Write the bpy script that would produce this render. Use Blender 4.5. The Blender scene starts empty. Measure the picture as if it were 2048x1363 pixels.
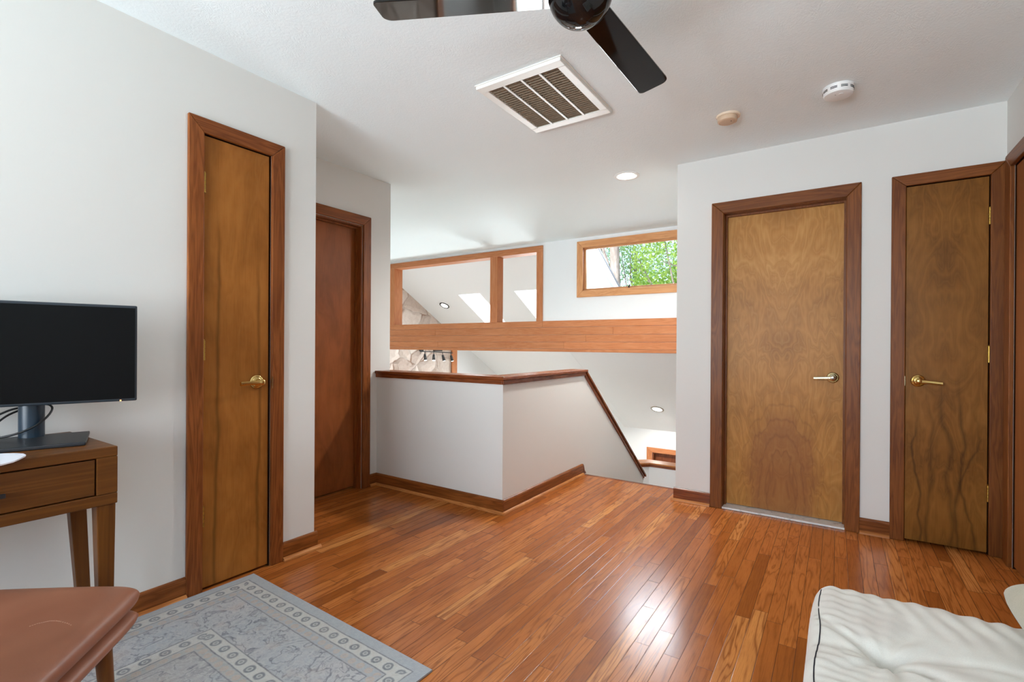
import bpy, bmesh, math, random
from mathutils import Vector, Matrix, noise as mnoise
R = math.radians
random.seed(7)
scn = bpy.context.scene
COL = scn.collection

# ------------------------------------------------------------------ helpers
class MB:
    """collects shapes (world coordinates) and links them as ONE mesh object"""
    def __init__(s): s.bm = bmesh.new(); s.mi = 0
    def face(s, vs):
        try:
            f = s.bm.faces.new(vs); f.material_index = s.mi; return f
        except ValueError: return None
    def quadpts(s, pts):
        return s.face([s.bm.verts.new(Vector(p)) for p in pts])
    def hexa(s, p):      # 8 points: bottom 4 ccw, top 4 ccw
        v = [s.bm.verts.new(Vector(q)) for q in p]
        for f in ((3,2,1,0),(4,5,6,7),(0,1,5,4),(1,2,6,5),(2,3,7,6),(3,0,4,7)): s.face([v[i] for i in f])
        return s
    def box(s, x0, x1, y0, y1, z0, z1):
        if x0 > x1: x0, x1 = x1, x0
        if y0 > y1: y0, y1 = y1, y0
        if z0 > z1: z0, z1 = z1, z0
        return s.hexa([(x0,y0,z0),(x1,y0,z0),(x1,y1,z0),(x0,y1,z0),(x0,y0,z1),(x1,y0,z1),(x1,y1,z1),(x0,y1,z1)])
    def obox(s, c, ax, ay, az, hx, hy, hz):
        c, ax, ay, az = Vector(c), Vector(ax).normalized(), Vector(ay).normalized(), Vector(az).normalized()
        P = lambda a,b,d: c+ax*hx*a+ay*hy*b+az*hz*d
        return s.hexa([P(-1,-1,-1),P(1,-1,-1),P(1,1,-1),P(-1,1,-1),P(-1,-1,1),P(1,-1,1),P(1,1,1),P(-1,1,1)])
    def prism(s, pts, d):    # planar polygon extruded by vector d
        d = Vector(d); a = [s.bm.verts.new(Vector(p)) for p in pts]; b = [s.bm.verts.new(Vector(p)+d) for p in pts]
        n = len(pts); s.face(a[::-1]); s.face(b)
        for i in range(n): s.face([a[i],a[(i+1)%n],b[(i+1)%n],b[i]])
        return s
    def lathe(s, prof, c, axis=(0,0,1), seg=32, up=None):
        """prof: list of (r, h) along axis"""
        c = Vector(c); az = Vector(axis).normalized()
        ax = az.orthogonal().normalized(); ay = az.cross(ax)
        rings = []
        for r, h in prof:
            if r < 1e-6: rings.append([s.bm.verts.new(c+az*h)])
            else: rings.append([s.bm.verts.new(c+az*h+(ax*math.cos(2*math.pi*i/seg)+ay*math.sin(2*math.pi*i/seg))*r) for i in range(seg)])
        for A, B in zip(rings, rings[1:]):
            for i in range(seg):
                j = (i+1)%seg
                if len(A) == 1 and len(B) == 1: continue
                if len(A) == 1: s.face([A[0],B[i],B[j]])
                elif len(B) == 1: s.face([A[i],A[j],B[0]])
                else: s.face([A[i],A[j],B[j],B[i]])
        if len(rings[0]) > 1: s.face(rings[0][::-1])
        if len(rings[-1]) > 1: s.face(rings[-1])
        return s
    def tube(s, pts, r, seg=10):
        pts = [Vector(p) for p in pts]; rs = r if isinstance(r,(list,tuple)) else [r]*len(pts)
        rings = []; prev = None
        for i, p in enumerate(pts):
            t = (pts[min(i+1,len(pts)-1)]-pts[max(i-1,0)]).normalized()
            a = t.orthogonal().normalized() if prev is None else (prev-t*prev.dot(t)).normalized()
            prev = a; b = t.cross(a)
            rings.append([s.bm.verts.new(p+(a*math.cos(2*math.pi*k/seg)+b*math.sin(2*math.pi*k/seg))*rs[i]) for k in range(seg)])
        for A, B in zip(rings, rings[1:]):
            for k in range(seg): s.face([A[k],A[(k+1)%seg],B[(k+1)%seg],B[k]])
        s.face(rings[0][::-1]); s.face(rings[-1]); return s
    def build(s, name, mat, parent=None, bevel=0, smooth=False, seg=2, autosm=True):
        bmesh.ops.recalc_face_normals(s.bm, faces=s.bm.faces[:])
        vs = s.bm.verts
        if parent is not None: org = ORG[parent.name]
        else:
            xs=[v.co.x for v in vs]; ys=[v.co.y for v in vs]; zs=[v.co.z for v in vs]
            org = Vector(((min(xs)+max(xs))/2,(min(ys)+max(ys))/2,min(zs)))
        for v in vs: v.co -= org
        me = bpy.data.meshes.new(name); s.bm.to_mesh(me); s.bm.free()
        for m in (mat if isinstance(mat,(list,tuple)) else [mat]): me.materials.append(m)
        o = bpy.data.objects.new(name, me); COL.objects.link(o)
        ORG[o.name] = org
        if parent is not None: o.parent = parent
        else: o.location = org
        if smooth:
            for p in me.polygons: p.use_smooth = True
            if autosm:
                md = o.modifiers.new('edge','EDGE_SPLIT'); md.split_angle = R(40)
        if bevel:
            b = o.modifiers.new('bev','BEVEL'); b.width = bevel; b.segments = seg; b.limit_method = 'ANGLE'; b.angle_limit = R(35)
        return o
ORG = {}
def thing(name, label, cat, loc, group=None, kind=None):
    o = bpy.data.objects.new(name, None); COL.objects.link(o); o.location = loc; o.empty_display_size = .05
    ORG[o.name] = Vector(loc)
    return tag(o, label, cat, group, kind)
def tag(o, label, cat, group=None, kind=None):
    o['label'] = label; o['category'] = cat
    if group: o['group'] = group
    if kind: o['kind'] = kind
    return o
def struct(o, label, cat): return tag(o, label, cat, None, 'structure')
# ------------------------------------------------------------------ node dsl
def lin(c):
    f = lambda v: v/12.92 if v <= .04045 else ((v+.055)/1.055)**2.4
    return tuple(f(x/255) for x in c)+(1,)
class NT:
    def __init__(s, name):
        s.m = bpy.data.materials.new(name); s.m.use_nodes = True; s.t = s.m.node_tree; s.t.nodes.clear()
        s.out = s.t.nodes.new('ShaderNodeOutputMaterial')
    def set(s, sock, v):
        if isinstance(v, bpy.types.NodeSocket): s.t.links.new(v, sock)
        elif v is not None:
            try: sock.default_value = v
            except Exception:
                sock.default_value = (v,v,v) if not isinstance(v,(tuple,list)) else v
    def n(s, typ, ins=None, **props):
        nd = s.t.nodes.new('ShaderNode'+typ)
        for k, v in props.items(): setattr(nd, k, v)
        for k, v in (ins or {}).items(): s.set(nd.inputs[k], v)
        return nd
    def math(s, op, a, b=None, c=None, clamp=False):
        nd = s.n('Math', operation=op, use_clamp=clamp); s.set(nd.inputs[0], a)
        if b is not None: s.set(nd.inputs[1], b)
        if c is not None: s.set(nd.inputs[2], c)
        return nd.outputs[0]
    def xyz(s, v):
        nd = s.n('SeparateXYZ', {0: v}); return nd.outputs[0], nd.outputs[1], nd.outputs[2]
    def comb(s, x, y, z):
        nd = s.n('CombineXYZ'); s.set(nd.inputs[0],x); s.set(nd.inputs[1],y); s.set(nd.inputs[2],z); return nd.outputs[0]
    def noise(s, vec, scale=5, detail=3, rough=.5, dist=0, out=0):
        nd = s.n('TexNoise', {'Vector':vec,'Scale':scale,'Detail':detail,'Roughness':rough,'Distortion':dist}); return nd.outputs[out]
    def ramp(s, fac, stops, interp='LINEAR'):
        nd = s.n('ValToRGB', {0: fac}); cr = nd.color_ramp; cr.interpolation = interp
        while len(cr.elements) < len(stops): cr.elements.new(.5)
        for e, (p, c) in zip(cr.elements, stops):
            e.position = p; e.color = c if len(c) == 4 else tuple(c)+(1,)
        return nd.outputs[0]
    def fac(s, v, a, b, c=0., d=1.):
        nd = s.n('MapRange', {0: v, 1: a, 2: b, 3: c, 4: d}); nd.clamp = True; return nd.outputs[0]
    def mix(s, f, a, b, mode='MIX'):
        nd = s.n('Mix', data_type='RGBA', blend_type=mode); s.set(nd.inputs[0], f); s.set(nd.inputs[6], a); s.set(nd.inputs[7], b); return nd.outputs[2]
    def bump(s, h, strength=.2, dist=.01, normal=None):
        nd = s.n('Bump', {'Height': h, 'Strength': strength, 'Distance': dist})
        if normal is not None: s.set(nd.inputs['Normal'], normal)
        return nd.outputs[0]
    def bsdf(s, color, rough=.5, metal=0, normal=None, spec=.5, coat=0, coat_rough=.1, trans=0, sheen=0, ior=None, alpha=None):
        ins = {'Base Color':color,'Roughness':rough,'Metallic':metal,'Specular IOR Level':spec,'Coat Weight':coat,'Coat Roughness':coat_rough,'Transmission Weight':trans,'Sheen Weight':sheen}
        nd = s.n('BsdfPrincipled', ins)
        if normal is not None: s.set(nd.inputs['Normal'], normal)
        if ior: nd.inputs['IOR'].default_value = ior
        s.t.links.new(nd.outputs[0], s.out.inputs[0]); return nd
    def obj(s): return s.n('TexCoord').outputs['Object']
def plain(name, c, rough=.5, metal=0, **k):
    t = NT(name); t.bsdf(lin(c), rough, metal, **k); return t.m
def emit(name, c, st):
    t = NT(name); e = t.n('Emission', {0: lin(c), 1: st}); t.t.links.new(e.outputs[0], t.out.inputs[0]); return t.m

def paint(name, c, bump_s=.05):
    t = NT(name); p = t.obj()
    n = t.noise(p, 160, 3, .6); n2 = t.noise(p, 1.3, 2)
    col = t.mix(t.fac(n2,.3,.7,0,.06), lin(c), (lin(c)[0]*.94,lin(c)[1]*.94,lin(c)[2]*.93,1))
    t.bsdf(col, .62, normal=t.bump(n,bump_s,.002), spec=.3); return t.m
def ceil_mat():
    t = NT('textured_ceiling_paint'); p = t.obj()
    d = t.n('VectorMath', {0: p}, operation='ADD'); t.set(d.inputs[1], t.n('VectorMath', {0: t.noise(p,5,2,out=1), 1:(.22,.22,.22)}, operation='MULTIPLY').outputs[0])
    w = t.n('TexWave', {'Vector': d.outputs[0], 'Scale': 26, 'Distortion': 9, 'Detail': 3, 'Detail Scale': 2.2}).outputs['Fac']
    n = t.noise(p, 70, 4, .65); m = t.noise(p, 7, 2)
    h = t.math('ADD', t.math('MULTIPLY', w, t.fac(m,.4,.7,.05,.5)), t.math('MULTIPLY', n, 1.1))
    t.bsdf(lin((238,247,249)), .75, normal=t.bump(h,.25,.005), spec=.2); return t.m

def wood(name, dark, light, axis='z', rough=.38, rings=9, var=.16, scale=1.0, coat=0, blotch=.25):
    """straight grained solid wood, grain running along axis"""
    t = NT(name); x, y, z = t.xyz(t.obj())
    rnd = t.n('ObjectInfo').outputs['Random']; off = t.math('MULTIPLY', rnd, 37.)
    if axis == 's':      # grain along the slope of the stairs
        a, b, g = x, t.math('ADD', t.math('MULTIPLY', y, .615), t.math('MULTIPLY', z, .7885)), t.math('SUBTRACT', t.math('MULTIPLY', y, .7885), t.math('MULTIPLY', z, .615))
    else: a, b, g = {'x':(y,z,x),'y':(x,z,y),'z':(x,y,z)}[axis]
    a = t.math('ADD', a, off)
    v = t.comb(t.math('MULTIPLY',a,scale), t.math('MULTIPLY',b,scale), t.math('MULTIPLY',g,.07*scale))
    n1 = t.noise(v, rings*2.2, 3, .55, .6)
    ring = t.math('FRACT', t.math('MULTIPLY', n1, 7.))
    ring = t.fac(t.math('ABSOLUTE', t.math('SUBTRACT', ring, .5)), 0, .5)
    v2 = t.comb(t.math('MULTIPLY',a,1.), t.math('MULTIPLY',b,1.), t.math('MULTIPLY',g,.03))
    fine = t.noise(v2, 260, 2, .6)
    big = t.noise(t.comb(a,b,t.math('MULTIPLY',g,.35)), 5, 2)
    f = t.math('ADD', t.math('MULTIPLY',ring,.42), t.math('ADD', t.math('MULTIPLY',fine,.38), t.math('MULTIPLY',t.math('SUBTRACT',big,.5),blotch*2)))
    col = t.mix(t.fac(f,.12,.72), lin(dark), lin(light))
    bri = t.math('ADD', 1-var/2, t.math('MULTIPLY', t.math('FRACT',t.math('MULTIPLY',rnd,91.)), var))
    hsv = t.n('HueSaturation', {'Value': bri, 'Color': col}).outputs[0]
    t.bsdf(hsv, t.fac(fine,.3,.7,rough*.9,rough*1.15), normal=t.bump(fine,.05,.002), spec=.24, coat=coat, coat_rough=.2); return t.m

def veneer(name, dark, mid, light, across='x', mirror=True, lines=None, ringn=11, sx=2.6, sz=.75, seed=0, amp=.5, cloud=.5, rough=.38, streak=0, redbase=None):
    """rotary-cut door veneer with contour figure"""
    t = NT(name); x, y, z = t.xyz(t.obj()); u0 = x if across == 'x' else y
    u = t.math('ABSOLUTE', u0) if mirror else u0
    p = t.comb(t.math('MULTIPLY',u,sx), t.math('MULTIPLY',z,sz), seed)
    f0 = t.noise(p, 1.7, 3, .55, .5)
    ring = t.math('FRACT', t.math('MULTIPLY', f0, ringn)); ring = t.math('ABSOLUTE', t.math('SUBTRACT', ring, .5))
    line = t.fac(ring, .0, .12, 1, 0)
    ring = t.fac(ring, 0, .5)
    fine = t.noise(t.comb(u0,t.math('MULTIPLY',z,.035),seed+3.), 210, 3, .6)
    cl = t.noise(t.comb(t.math('MULTIPLY',u,2.2), t.math('MULTIPLY',z,1.3), seed+9.), 2.2, 4, .6)
    s_ = t.math('ADD', t.math('MULTIPLY',ring,amp*.55), t.math('ADD', t.math('MULTIPLY',fine,.35), t.math('MULTIPLY',t.math('SUBTRACT',cl,.5),cloud*2)))
    col = t.ramp(t.fac(s_,-.05,.85), [(0,lin(dark)),(.45,lin(mid)),(1,lin(light))])
    col = t.mix(t.math('MULTIPLY',line,.28*amp*2), col, lin(light))
    if lines:
        for li, (c, w, a, k, lo, hi) in enumerate(lines):     # centre, width, amount, wobble, z range
            wob = t.math('SUBTRACT', t.noise(t.comb(u0, t.math('MULTIPLY',z,1.1), seed+20.+li*1.7), 1.9, 3.5, .5), .5)
            d = t.math('ABSOLUTE', t.math('SUBTRACT', t.math('ADD', u0, t.math('MULTIPLY',wob,k)), c))
            m = t.math('MULTIPLY', t.fac(d, 0, w, a, 0), t.math('MULTIPLY', t.fac(z,lo,lo+.25), t.fac(z,hi-.25,hi,1,0)))
            col = t.mix(m, col, lin(tuple(q*.55 for q in dark)))
    if redbase:
        cz, hw, c = redbase
        e = t.math('ADD', t.math('POWER', t.math('DIVIDE', u0, hw), 2.), t.math('POWER', t.math('DIVIDE', t.math('SUBTRACT', z, .12), cz), 2.))
        e = t.math('ADD', e, t.math('MULTIPLY', t.math('SUBTRACT', f0, .5), 1.3))
        ringe = t.math('MULTIPLY', t.fac(e,.55,1.0,1,0), .55)
        col = t.mix(ringe, col, lin(c))
        er = t.math('ABSOLUTE', t.math('SUBTRACT', t.math('FRACT', t.math('MULTIPLY', e, 3.5)), .5))
        col = t.mix(t.math('MULTIPLY', t.fac(er,0,.14,.32,0), t.fac(e,.9,1.5,1,0)), col, lin(tuple(q*.8 for q in c)))
    t.bsdf(col, rough, normal=t.bump(fine,.04,.001), spec=.17); return t.m

def floor_mat():
    t = NT('oak_strip_floor'); x, y, z = t.xyz(t.n('TexCoord').outputs['Object'])
    W = .0572
    cu = t.math('DIVIDE', x, W); ci = t.math('FLOOR', cu); fu = t.math('FRACT', cu)
    r1 = t.n('TexWhiteNoise', {'W': ci}, noise_dimensions='1D').outputs['Value']
    r2 = t.n('TexWhiteNoise', {'W': t.math('ADD',ci,77.3)}, noise_dimensions='1D').outputs['Value']
    L = t.math('ADD', .55, t.math('MULTIPLY', r2, .75))
    yo = t.math('DIVIDE', t.math('ADD', y, t.math('MULTIPLY', r1, 9.)), L); yi = t.math('FLOOR', yo); fv = t.math('FRACT', yo)
    idv = t.comb(ci, yi, 0)
    wn = t.n('TexWhiteNoise', {'Vector': idv}, noise_dimensions='3D'); rb = wn.outputs['Value']; rc = t.xyz(wn.outputs['Color'])
    gu = t.math('MULTIPLY', t.math('SUBTRACT', .5, t.math('ABSOLUTE', t.math('SUBTRACT', fu, .5))), W)
    gv = t.math('MULTIPLY', t.math('SUBTRACT', .5, t.math('ABSOLUTE', t.math('SUBTRACT', fv, .5))), L)
    gap = t.math('MAXIMUM', t.fac(gu,.0004,.0016,1,0), t.fac(gv,.0004,.0016,1,0))
    # grain: contour lines of stretched noise, offset per board
    ox = t.math('MULTIPLY', rc[0], 50.); oy = t.math('MULTIPLY', rc[1], 50.)
    st = t.math('ADD', .035, t.math('MULTIPLY', rc[2], .075))
    p = t.comb(t.math('ADD', x, ox), t.math('ADD', t.math('MULTIPLY', y, st), oy), 0)
    n0 = t.noise(p, 17, 2.5, .5, .35)
    ring = t.math('FRACT', t.math('MULTIPLY', n0, 9.)); ring = t.math('ABSOLUTE', t.math('SUBTRACT', ring, .5))
    gl = t.math('POWER', t.fac(ring, .0, .30, 1, 0), 1.5)
    pore = t.noise(t.comb(t.math('ADD',x,ox), t.math('MULTIPLY',t.math('ADD',y,oy),.03), 0), 420, 2, .6)
    blot = t.noise(t.comb(t.math('ADD',x,ox), t.math('MULTIPLY',t.math('ADD',y,oy),.4),0), 9, 3, .6)
    base = t.ramp(rb, [(0,lin((140,76,28))),(.12,lin((160,90,38))),(.5,lin((174,101,45))),(.85,lin((184,111,52))),(1,lin((202,134,72)))])
    col = t.mix(t.math('MULTIPLY', gl, t.fac(rc[0],0,1,.35,.75)), base, lin((112,54,16)))
    col = t.mix(t.fac(pore,.45,.75,0,.34), col, lin((92,42,14)))
    col = t.mix(t.fac(blot,.45,.8,0,.35), col, lin((118,58,22)))
    col = t.mix(t.math('MULTIPLY', gap, .8), col, lin((48,22,8)))
    tilt = t.math('MULTIPLY', t.math('SUBTRACT', fu, .5), t.math('MULTIPLY', t.math('SUBTRACT', rc[0], .5), .5))
    h = t.math('ADD', t.math('MULTIPLY', gap, -1.), t.math('MULTIPLY', pore, .10))
    h2 = t.noise(t.comb(x, t.math('MULTIPLY',y,.3), 0), 22, 2)
    nb = t.bump(t.math('ADD', tilt, t.math('MULTIPLY', h2, .25)), .10, .004, t.bump(h, .22, .002))
    t.bsdf(col, t.math('ADD', .15, t.math('MULTIPLY', blot, .14)), normal=nb, spec=.33); return t.m

def stone_mat():
    t = NT('fieldstone_veneer'); p = t.obj()
    x, y, z = t.xyz(p); v = t.comb(0, t.math('MULTIPLY', y, 1.), t.math('MULTIPLY', z, 1.25))
    d = t.n('VectorMath', {0: v}, operation='ADD'); t.set(d.inputs[1], t.n('VectorMath', {0: t.noise(v,2.4,2,out=1), 1:(0,.28,.28)}, operation='MULTIPLY').outputs[0])
    e = t.n('TexVoronoi', {'Vector': d.outputs[0], 'Scale': 1.9}, feature='DISTANCE_TO_EDGE').outputs['Distance']
    c = t.n('TexVoronoi', {'Vector': d.outputs[0], 'Scale': 1.9}, feature='F1').outputs['Color']
    r = t.xyz(c)[0]
    n = t.noise(p, 14, 5, .65); n2 = t.noise(p, 3, 3)
    col = t.ramp(t.math('ADD', t.math('MULTIPLY', r, .5), t.math('MULTIPLY', n, .5)), [(.15,lin((178,156,142))),(.5,lin((205,188,176))),(.85,lin((226,214,204)))])
    col = t.mix(t.fac(n2,.5,.75,0,.35), col, lin((190,160,140)))
    col = t.mix(t.fac(e,.012,.035,1,0), col, t.mix(t.fac(n2,.35,.6), lin((150,118,98)), lin((205,192,182))))
    h = t.math('ADD', t.fac(e,0,.16), t.math('MULTIPLY', n, .35))
    t.bsdf(col, .85, normal=t.bump(h,.7,.05)); return t.m

def rug_mat(hx, hy):
    t = NT('faded_oriental_rug'); P = t.obj(); x, y, z = t.xyz(P)
    wx = t.math('MULTIPLY', t.math('SUBTRACT', t.noise(P, 9, 2), .5), .010); 
    ax = t.math('ADD', t.math('SUBTRACT', hx, t.math('ABSOLUTE', x)), wx); ay = t.math('ADD', t.math('SUBTRACT', hy, t.math('ABSOLUTE', y)), wx)
    d = t.math('MINIMUM', ax, ay); isx = t.math('LESS_THAN', ax, ay)
    s = t.math('ADD', t.math('MULTIPLY', isx, y), t.math('MULTIPLY', t.math('SUBTRACT', 1., isx), x))
    band = lambda a, b: t.math('MULTIPLY', t.fac(d,a-.002,a+.002), t.fac(d,b-.002,b+.002,1,0))
    G = lambda c: lin(c)
    big = t.noise(P, 3.2, 3); wv = t.noise(P, 75, 3, .7); med = t.noise(P, 19, 4, .65)
    blue = G((138,143,148)); grey = G((150,150,148)); cream = G((166,166,160)); dark = G((74,80,90)); tan = G((158,138,122))
    field = t.mix(t.fac(big,.35,.65), G((138,128,120)), G((142,146,150)))
    # scrolling figure: contour lines of two noises
    def contour(sc, n, w, seed):
        q = t.noise(t.n('VectorMath', {0: P, 1: (seed,seed*2,0)}, operation='ADD').outputs[0], sc, 3, .5, .6)
        f = t.math('ABSOLUTE', t.math('SUBTRACT', t.math('FRACT', t.math('MULTIPLY', q, n)), .5)); return t.fac(f,0,w,1,0)
    c1 = contour(10, 6, .14, 3.1); c2 = contour(24, 5, .2, 8.7)
    col = field
    c3 = contour(38, 4, .22, 14.2); pat = t.fac(t.noise(P, 5.5, 2), .42, .58)
    col = t.mix(t.math('MULTIPLY', c2, .45), col, cream)
    col = t.mix(t.math('MULTIPLY', c1, t.fac(med,.35,.58,.25,.85)), col, dark)
    col = t.mix(t.math('MULTIPLY', c3, t.math('MULTIPLY', pat, .45)), col, dark)
    # outer plain band and wide band
    col = t.mix(band(-.1,.045), col, blue)
    wide = t.mix(t.math('MULTIPLY', c2, .5), t.mix(t.fac(big,.35,.6), blue, G((152,150,152))), cream)
    wide = t.mix(t.math('MULTIPLY', c1, t.fac(med,.36,.56,.3,.95)), wide, dark)
    wide = t.mix(t.math('MULTIPLY', c3, t.math('MULTIPLY', pat, .5)), wide, dark); wide = t.mix(t.math('MULTIPLY', t.fac(t.noise(P,12,2),.55,.7), .35), wide, tan)
    col = t.mix(band(.155,.33), col, wide)
    def motif(a, b, pitch, bg, rim):
        c = (a+b)/2; hw = (b-a)/2
        ss = t.math('DIVIDE', s, pitch); u = t.math('MULTIPLY', t.math('SUBTRACT', t.math('FRACT', ss), .5), pitch); v = t.math('SUBTRACT', d, c)
        r = t.math('SQRT', t.math('ADD', t.math('MULTIPLY', u, u), t.math('MULTIPLY', v, v)))
        rr = t.math('ADD', r, t.math('MULTIPLY', t.math('SUBTRACT', med, .5), .012))
        ring = t.math('MULTIPLY', t.fac(t.math('ABSOLUTE', t.math('SUBTRACT', rr, hw*.52)),.002,.007,1,0), .85)
        cen = t.fac(rr, .004, .008, .7, 0)
        k = t.mix(t.math('MULTIPLY', c2, .3), bg, tan)
        return t.mix(t.math('MAXIMUM', ring, cen), k, rim)
    m1 = motif(.05,.105,.062,cream,dark); m2 = motif(.335,.39,.062,cream,dark); m3 = motif(.112,.15,.045,blue,tan)
    col = t.mix(band(.05,.105), col, m1); col = t.mix(band(.335,.39), col, m2); col = t.mix(band(.112,.15), col, m3)
    m4 = motif(.395,.43,.04,G((140,142,140)),tan); col = t.mix(band(.395,.43), col, m4)
    for q in (.047,.108,.153,.332,.392,.433):
        ln = t.fac(t.math('ABSOLUTE', t.math('SUBTRACT', d, q)), .001, .0035, .7, 0); col = t.mix(ln, col, dark)
    col = t.mix(t.fac(t.noise(P,7,4,.7),.45,.7,0,.32), col, t.mix(t.fac(big,.4,.6), G((146,148,150)), G((152,142,132))))
    col = t.mix(t.fac(wv,.3,.7,0,.38), col, t.mix(.5, col, G((190,190,188))))
    wl = t.noise(t.comb(x, t.math('MULTIPLY', y, 14.), 0), 60, 2); col = t.mix(t.fac(wl,.5,.75,0,.3), col, G((92,98,106)))
    col = t.n('HueSaturation', {'Saturation': .85, 'Value': 1.22, 'Color': col}).outputs[0]
    t.bsdf(col, .95, normal=t.bump(t.math('ADD', wv, wl),.35,.004), spec=.1, sheen=.15); return t.m

def glass_mat(name='window_glass', tint=(1,1,1,1)):
    t = NT(name); tr = t.n('BsdfTransparent', {0: tint}); gl = t.n('BsdfGlossy', {0:(1,1,1,1),1:.0})
    lw = t.n('Fresnel', {'IOR': 1.45}); mx = t.n('MixShader', {0: lw.outputs[0], 1: tr.outputs[0], 2: gl.outputs[0]})
    t.t.links.new(mx.outputs[0], t.out.inputs[0]); return t.m
def leather_mat():
    t = NT('brown_leather'); p = t.obj(); n = t.noise(p, 260, 3, .6); b = t.noise(p, 5, 2)
    col = t.mix(t.fac(b,.35,.65), lin((134,84,62)), lin((150,98,74)))
    t.bsdf(col, .42, normal=t.bump(n,.12,.001), spec=.45); return t.m
def fabric_mat(name, c, c2, sc=500, bs=.25):
    t = NT(name); p = t.obj(); n = t.noise(p, sc, 2, .7); b = t.noise(p, 6, 3)
    col = t.mix(t.fac(b,.4,.7), lin(c), lin(c2)); col = t.mix(t.fac(n,.35,.7,0,.25), col, lin(tuple(q*.8 for q in c)))
    t.bsdf(col, .95, normal=t.bump(n,bs,.0015), spec=.1, sheen=.2); return t.m
def siding_mat():
    t = NT('grey_siding'); x, y, z = t.xyz(t.obj())
    f = t.math('FRACT', t.math('DIVIDE', y, .2)); g = t.fac(t.math('ABSOLUTE', t.math('SUBTRACT', f, .5)), .46, .5)
    n = t.noise(t.comb(0,t.math('MULTIPLY',y,9.),z), 6, 3)
    col = t.mix(t.math('MULTIPLY', g, .5), t.mix(n, lin((186,187,190)), lin((200,200,201))), lin((140,140,145)))
    t.bsdf(col, .7); return t.m
def bark_mat():
    t = NT('rough_bark'); x, y, z = t.xyz(t.obj()); p = t.comb(x,y,t.math('MULTIPLY',z,.18)); n = t.noise(p, 22, 5, .65)
    col = t.ramp(n, [(.3,lin((84,74,68))),(.55,lin((142,130,120))),(.8,lin((186,174,160)))])
    t.bsdf(col, .9, normal=t.bump(n,.8,.03)); return t.m
def leaf_mat(name, c1, c2):
    t = NT(name); r = t.n('NewGeometry').outputs['Random Per Island']
    col = t.mix(r, lin(c1), lin(c2)); a = t.n('BsdfDiffuse', {0: col}); b = t.n('BsdfTranslucent', {0: col})
    mx = t.n('MixShader', {0: .45, 1: a.outputs[0], 2: b.outputs[0]}); t.t.links.new(mx.outputs[0], t.out.inputs[0]); return t.m
def marble_mat():
    t = NT('white_marble'); n = t.noise(t.obj(), 14, 5, .7, 1.2)
    t.bsdf(t.ramp(n,[(.36,lin((176,176,176))),(.46,lin((222,221,218))),(.7,lin((232,231,228)))]), .3); return t.m
M = {}
M['wall'] = paint('wall_paint', (218,217,213)); M['white'] = paint('white_paint', (236,237,237)); M['ceil'] = ceil_mat()
for a in 'xyz':
    M['trim_'+a] = wood('stained_trim_'+a, (104,52,20), (142,82,38), a)
    M['trimR_'+a] = wood('dark_stained_trim_'+a, (98,52,20), (132,78,34), a)
    M['cedar_'+a] = wood('cedar_'+a, (178,108,66), (200,134,90), a, rough=.42, var=.12, blotch=.2)
    M['base_'+a] = wood('baseboard_wood_'+a, (100,52,18), (146,86,40), a, rough=.32)
    M['shoe_'+a] = wood('shoe_moulding_wood_'+a, (150,88,40), (196,132,76), a, rough=.3)
    M['cap_'+a] = wood('cap_wood_'+a, (92,42,18), (138,74,36), a, rough=.25)
    M['desk_'+a] = wood('walnut_desk_'+a, (84,48,16), (110,66,24), a, rough=.36, rings=5, var=.05, blotch=.15)
    M['winwood_'+a] = wood('pine_window_'+a, (196,134,86), (222,166,116), a, rough=.4)
M['cap_s'] = wood('cap_wood_slope', (92,42,18), (138,74,36), 's', rough=.25)
M['door1'] = veneer('birch_veneer_amber', (122,72,26), (156,98,42), (176,118,58), across='y', mirror=False, seed=2.3, ringn=5, amp=.35, cloud=.42,
    lines=[(-.085,.012,.55,.07,-.2,1.75),(.105,.012,.5,.06,-.2,1.6),(-.11,.05,.18,.07,-.2,2.3)])
M['door2'] = veneer('mahogany_veneer', (104,54,24), (140,78,38), (164,98,52), across='y', mirror=False, seed=5.1, ringn=4, amp=.3, cloud=.35)
M['door3'] = veneer('birch_veneer_honey', (140,92,42), (176,124,64), (206,156,92), across='x', seed=1.7, ringn=11, amp=.5, cloud=.42, sx=3.0, sz=1.0, redbase=(.62,.24,(132,82,54)))
M['door4'] = veneer('birch_veneer_brown', (92,56,18), (126,82,32), (150,102,46), across='x', seed=7.9, ringn=10, amp=.5, cloud=.5, sx=3.4, sz=.9,
    lines=[(-.115,.010,.6,.22,-.3,.80),(.055,.013,.55,.18,-.3,1.0),(-.065,.016,.4,.16,-.3,.85),(.015,.016,.45,.2,-.3,1.0),(.10,.009,.5,.24,-.3,.8)])
M['door5'] = wood('door_plain_wood', (122,70,34), (142,86,46), 'z', rings=3, var=.02)
M['floor'] = floor_mat(); M['stone'] = stone_mat(); M['glass'] = glass_mat()
M['brass'] = plain('polished_brass', (206,176,112), .2, 1.); M['satin'] = plain('satin_brass', (196,184,150), .26, 1.)
M['brassd'] = plain('aged_brass_hinge', (176,142,70), .36, 1.)
M['black'] = plain('black_gloss', (8,8,9), .08, spec=.25); M['blackfan'] = plain('black_lacquer', (12,7,6), .05, spec=.28)
M['chrome'] = plain('chrome', (214,214,214), .08, 1.)
M['mblack'] = plain('matte_black', (22,22,24), .5); M['screen'] = plain('monitor_screen', (10,10,11), .30, spec=.12)
M['mon'] = plain('monitor_plastic', (30,38,46), .38); M['monneck'] = plain('monitor_neck_plastic', (26,44,58), .3)
M['dark'] = plain('dark_void', (12,10,8), .9, spec=.02); M['gapshade'] = plain('dark_jamb', (40,22,12), .9, spec=.02)  # near-black stands in for shade in door gaps, vent and desk hollows
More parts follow.
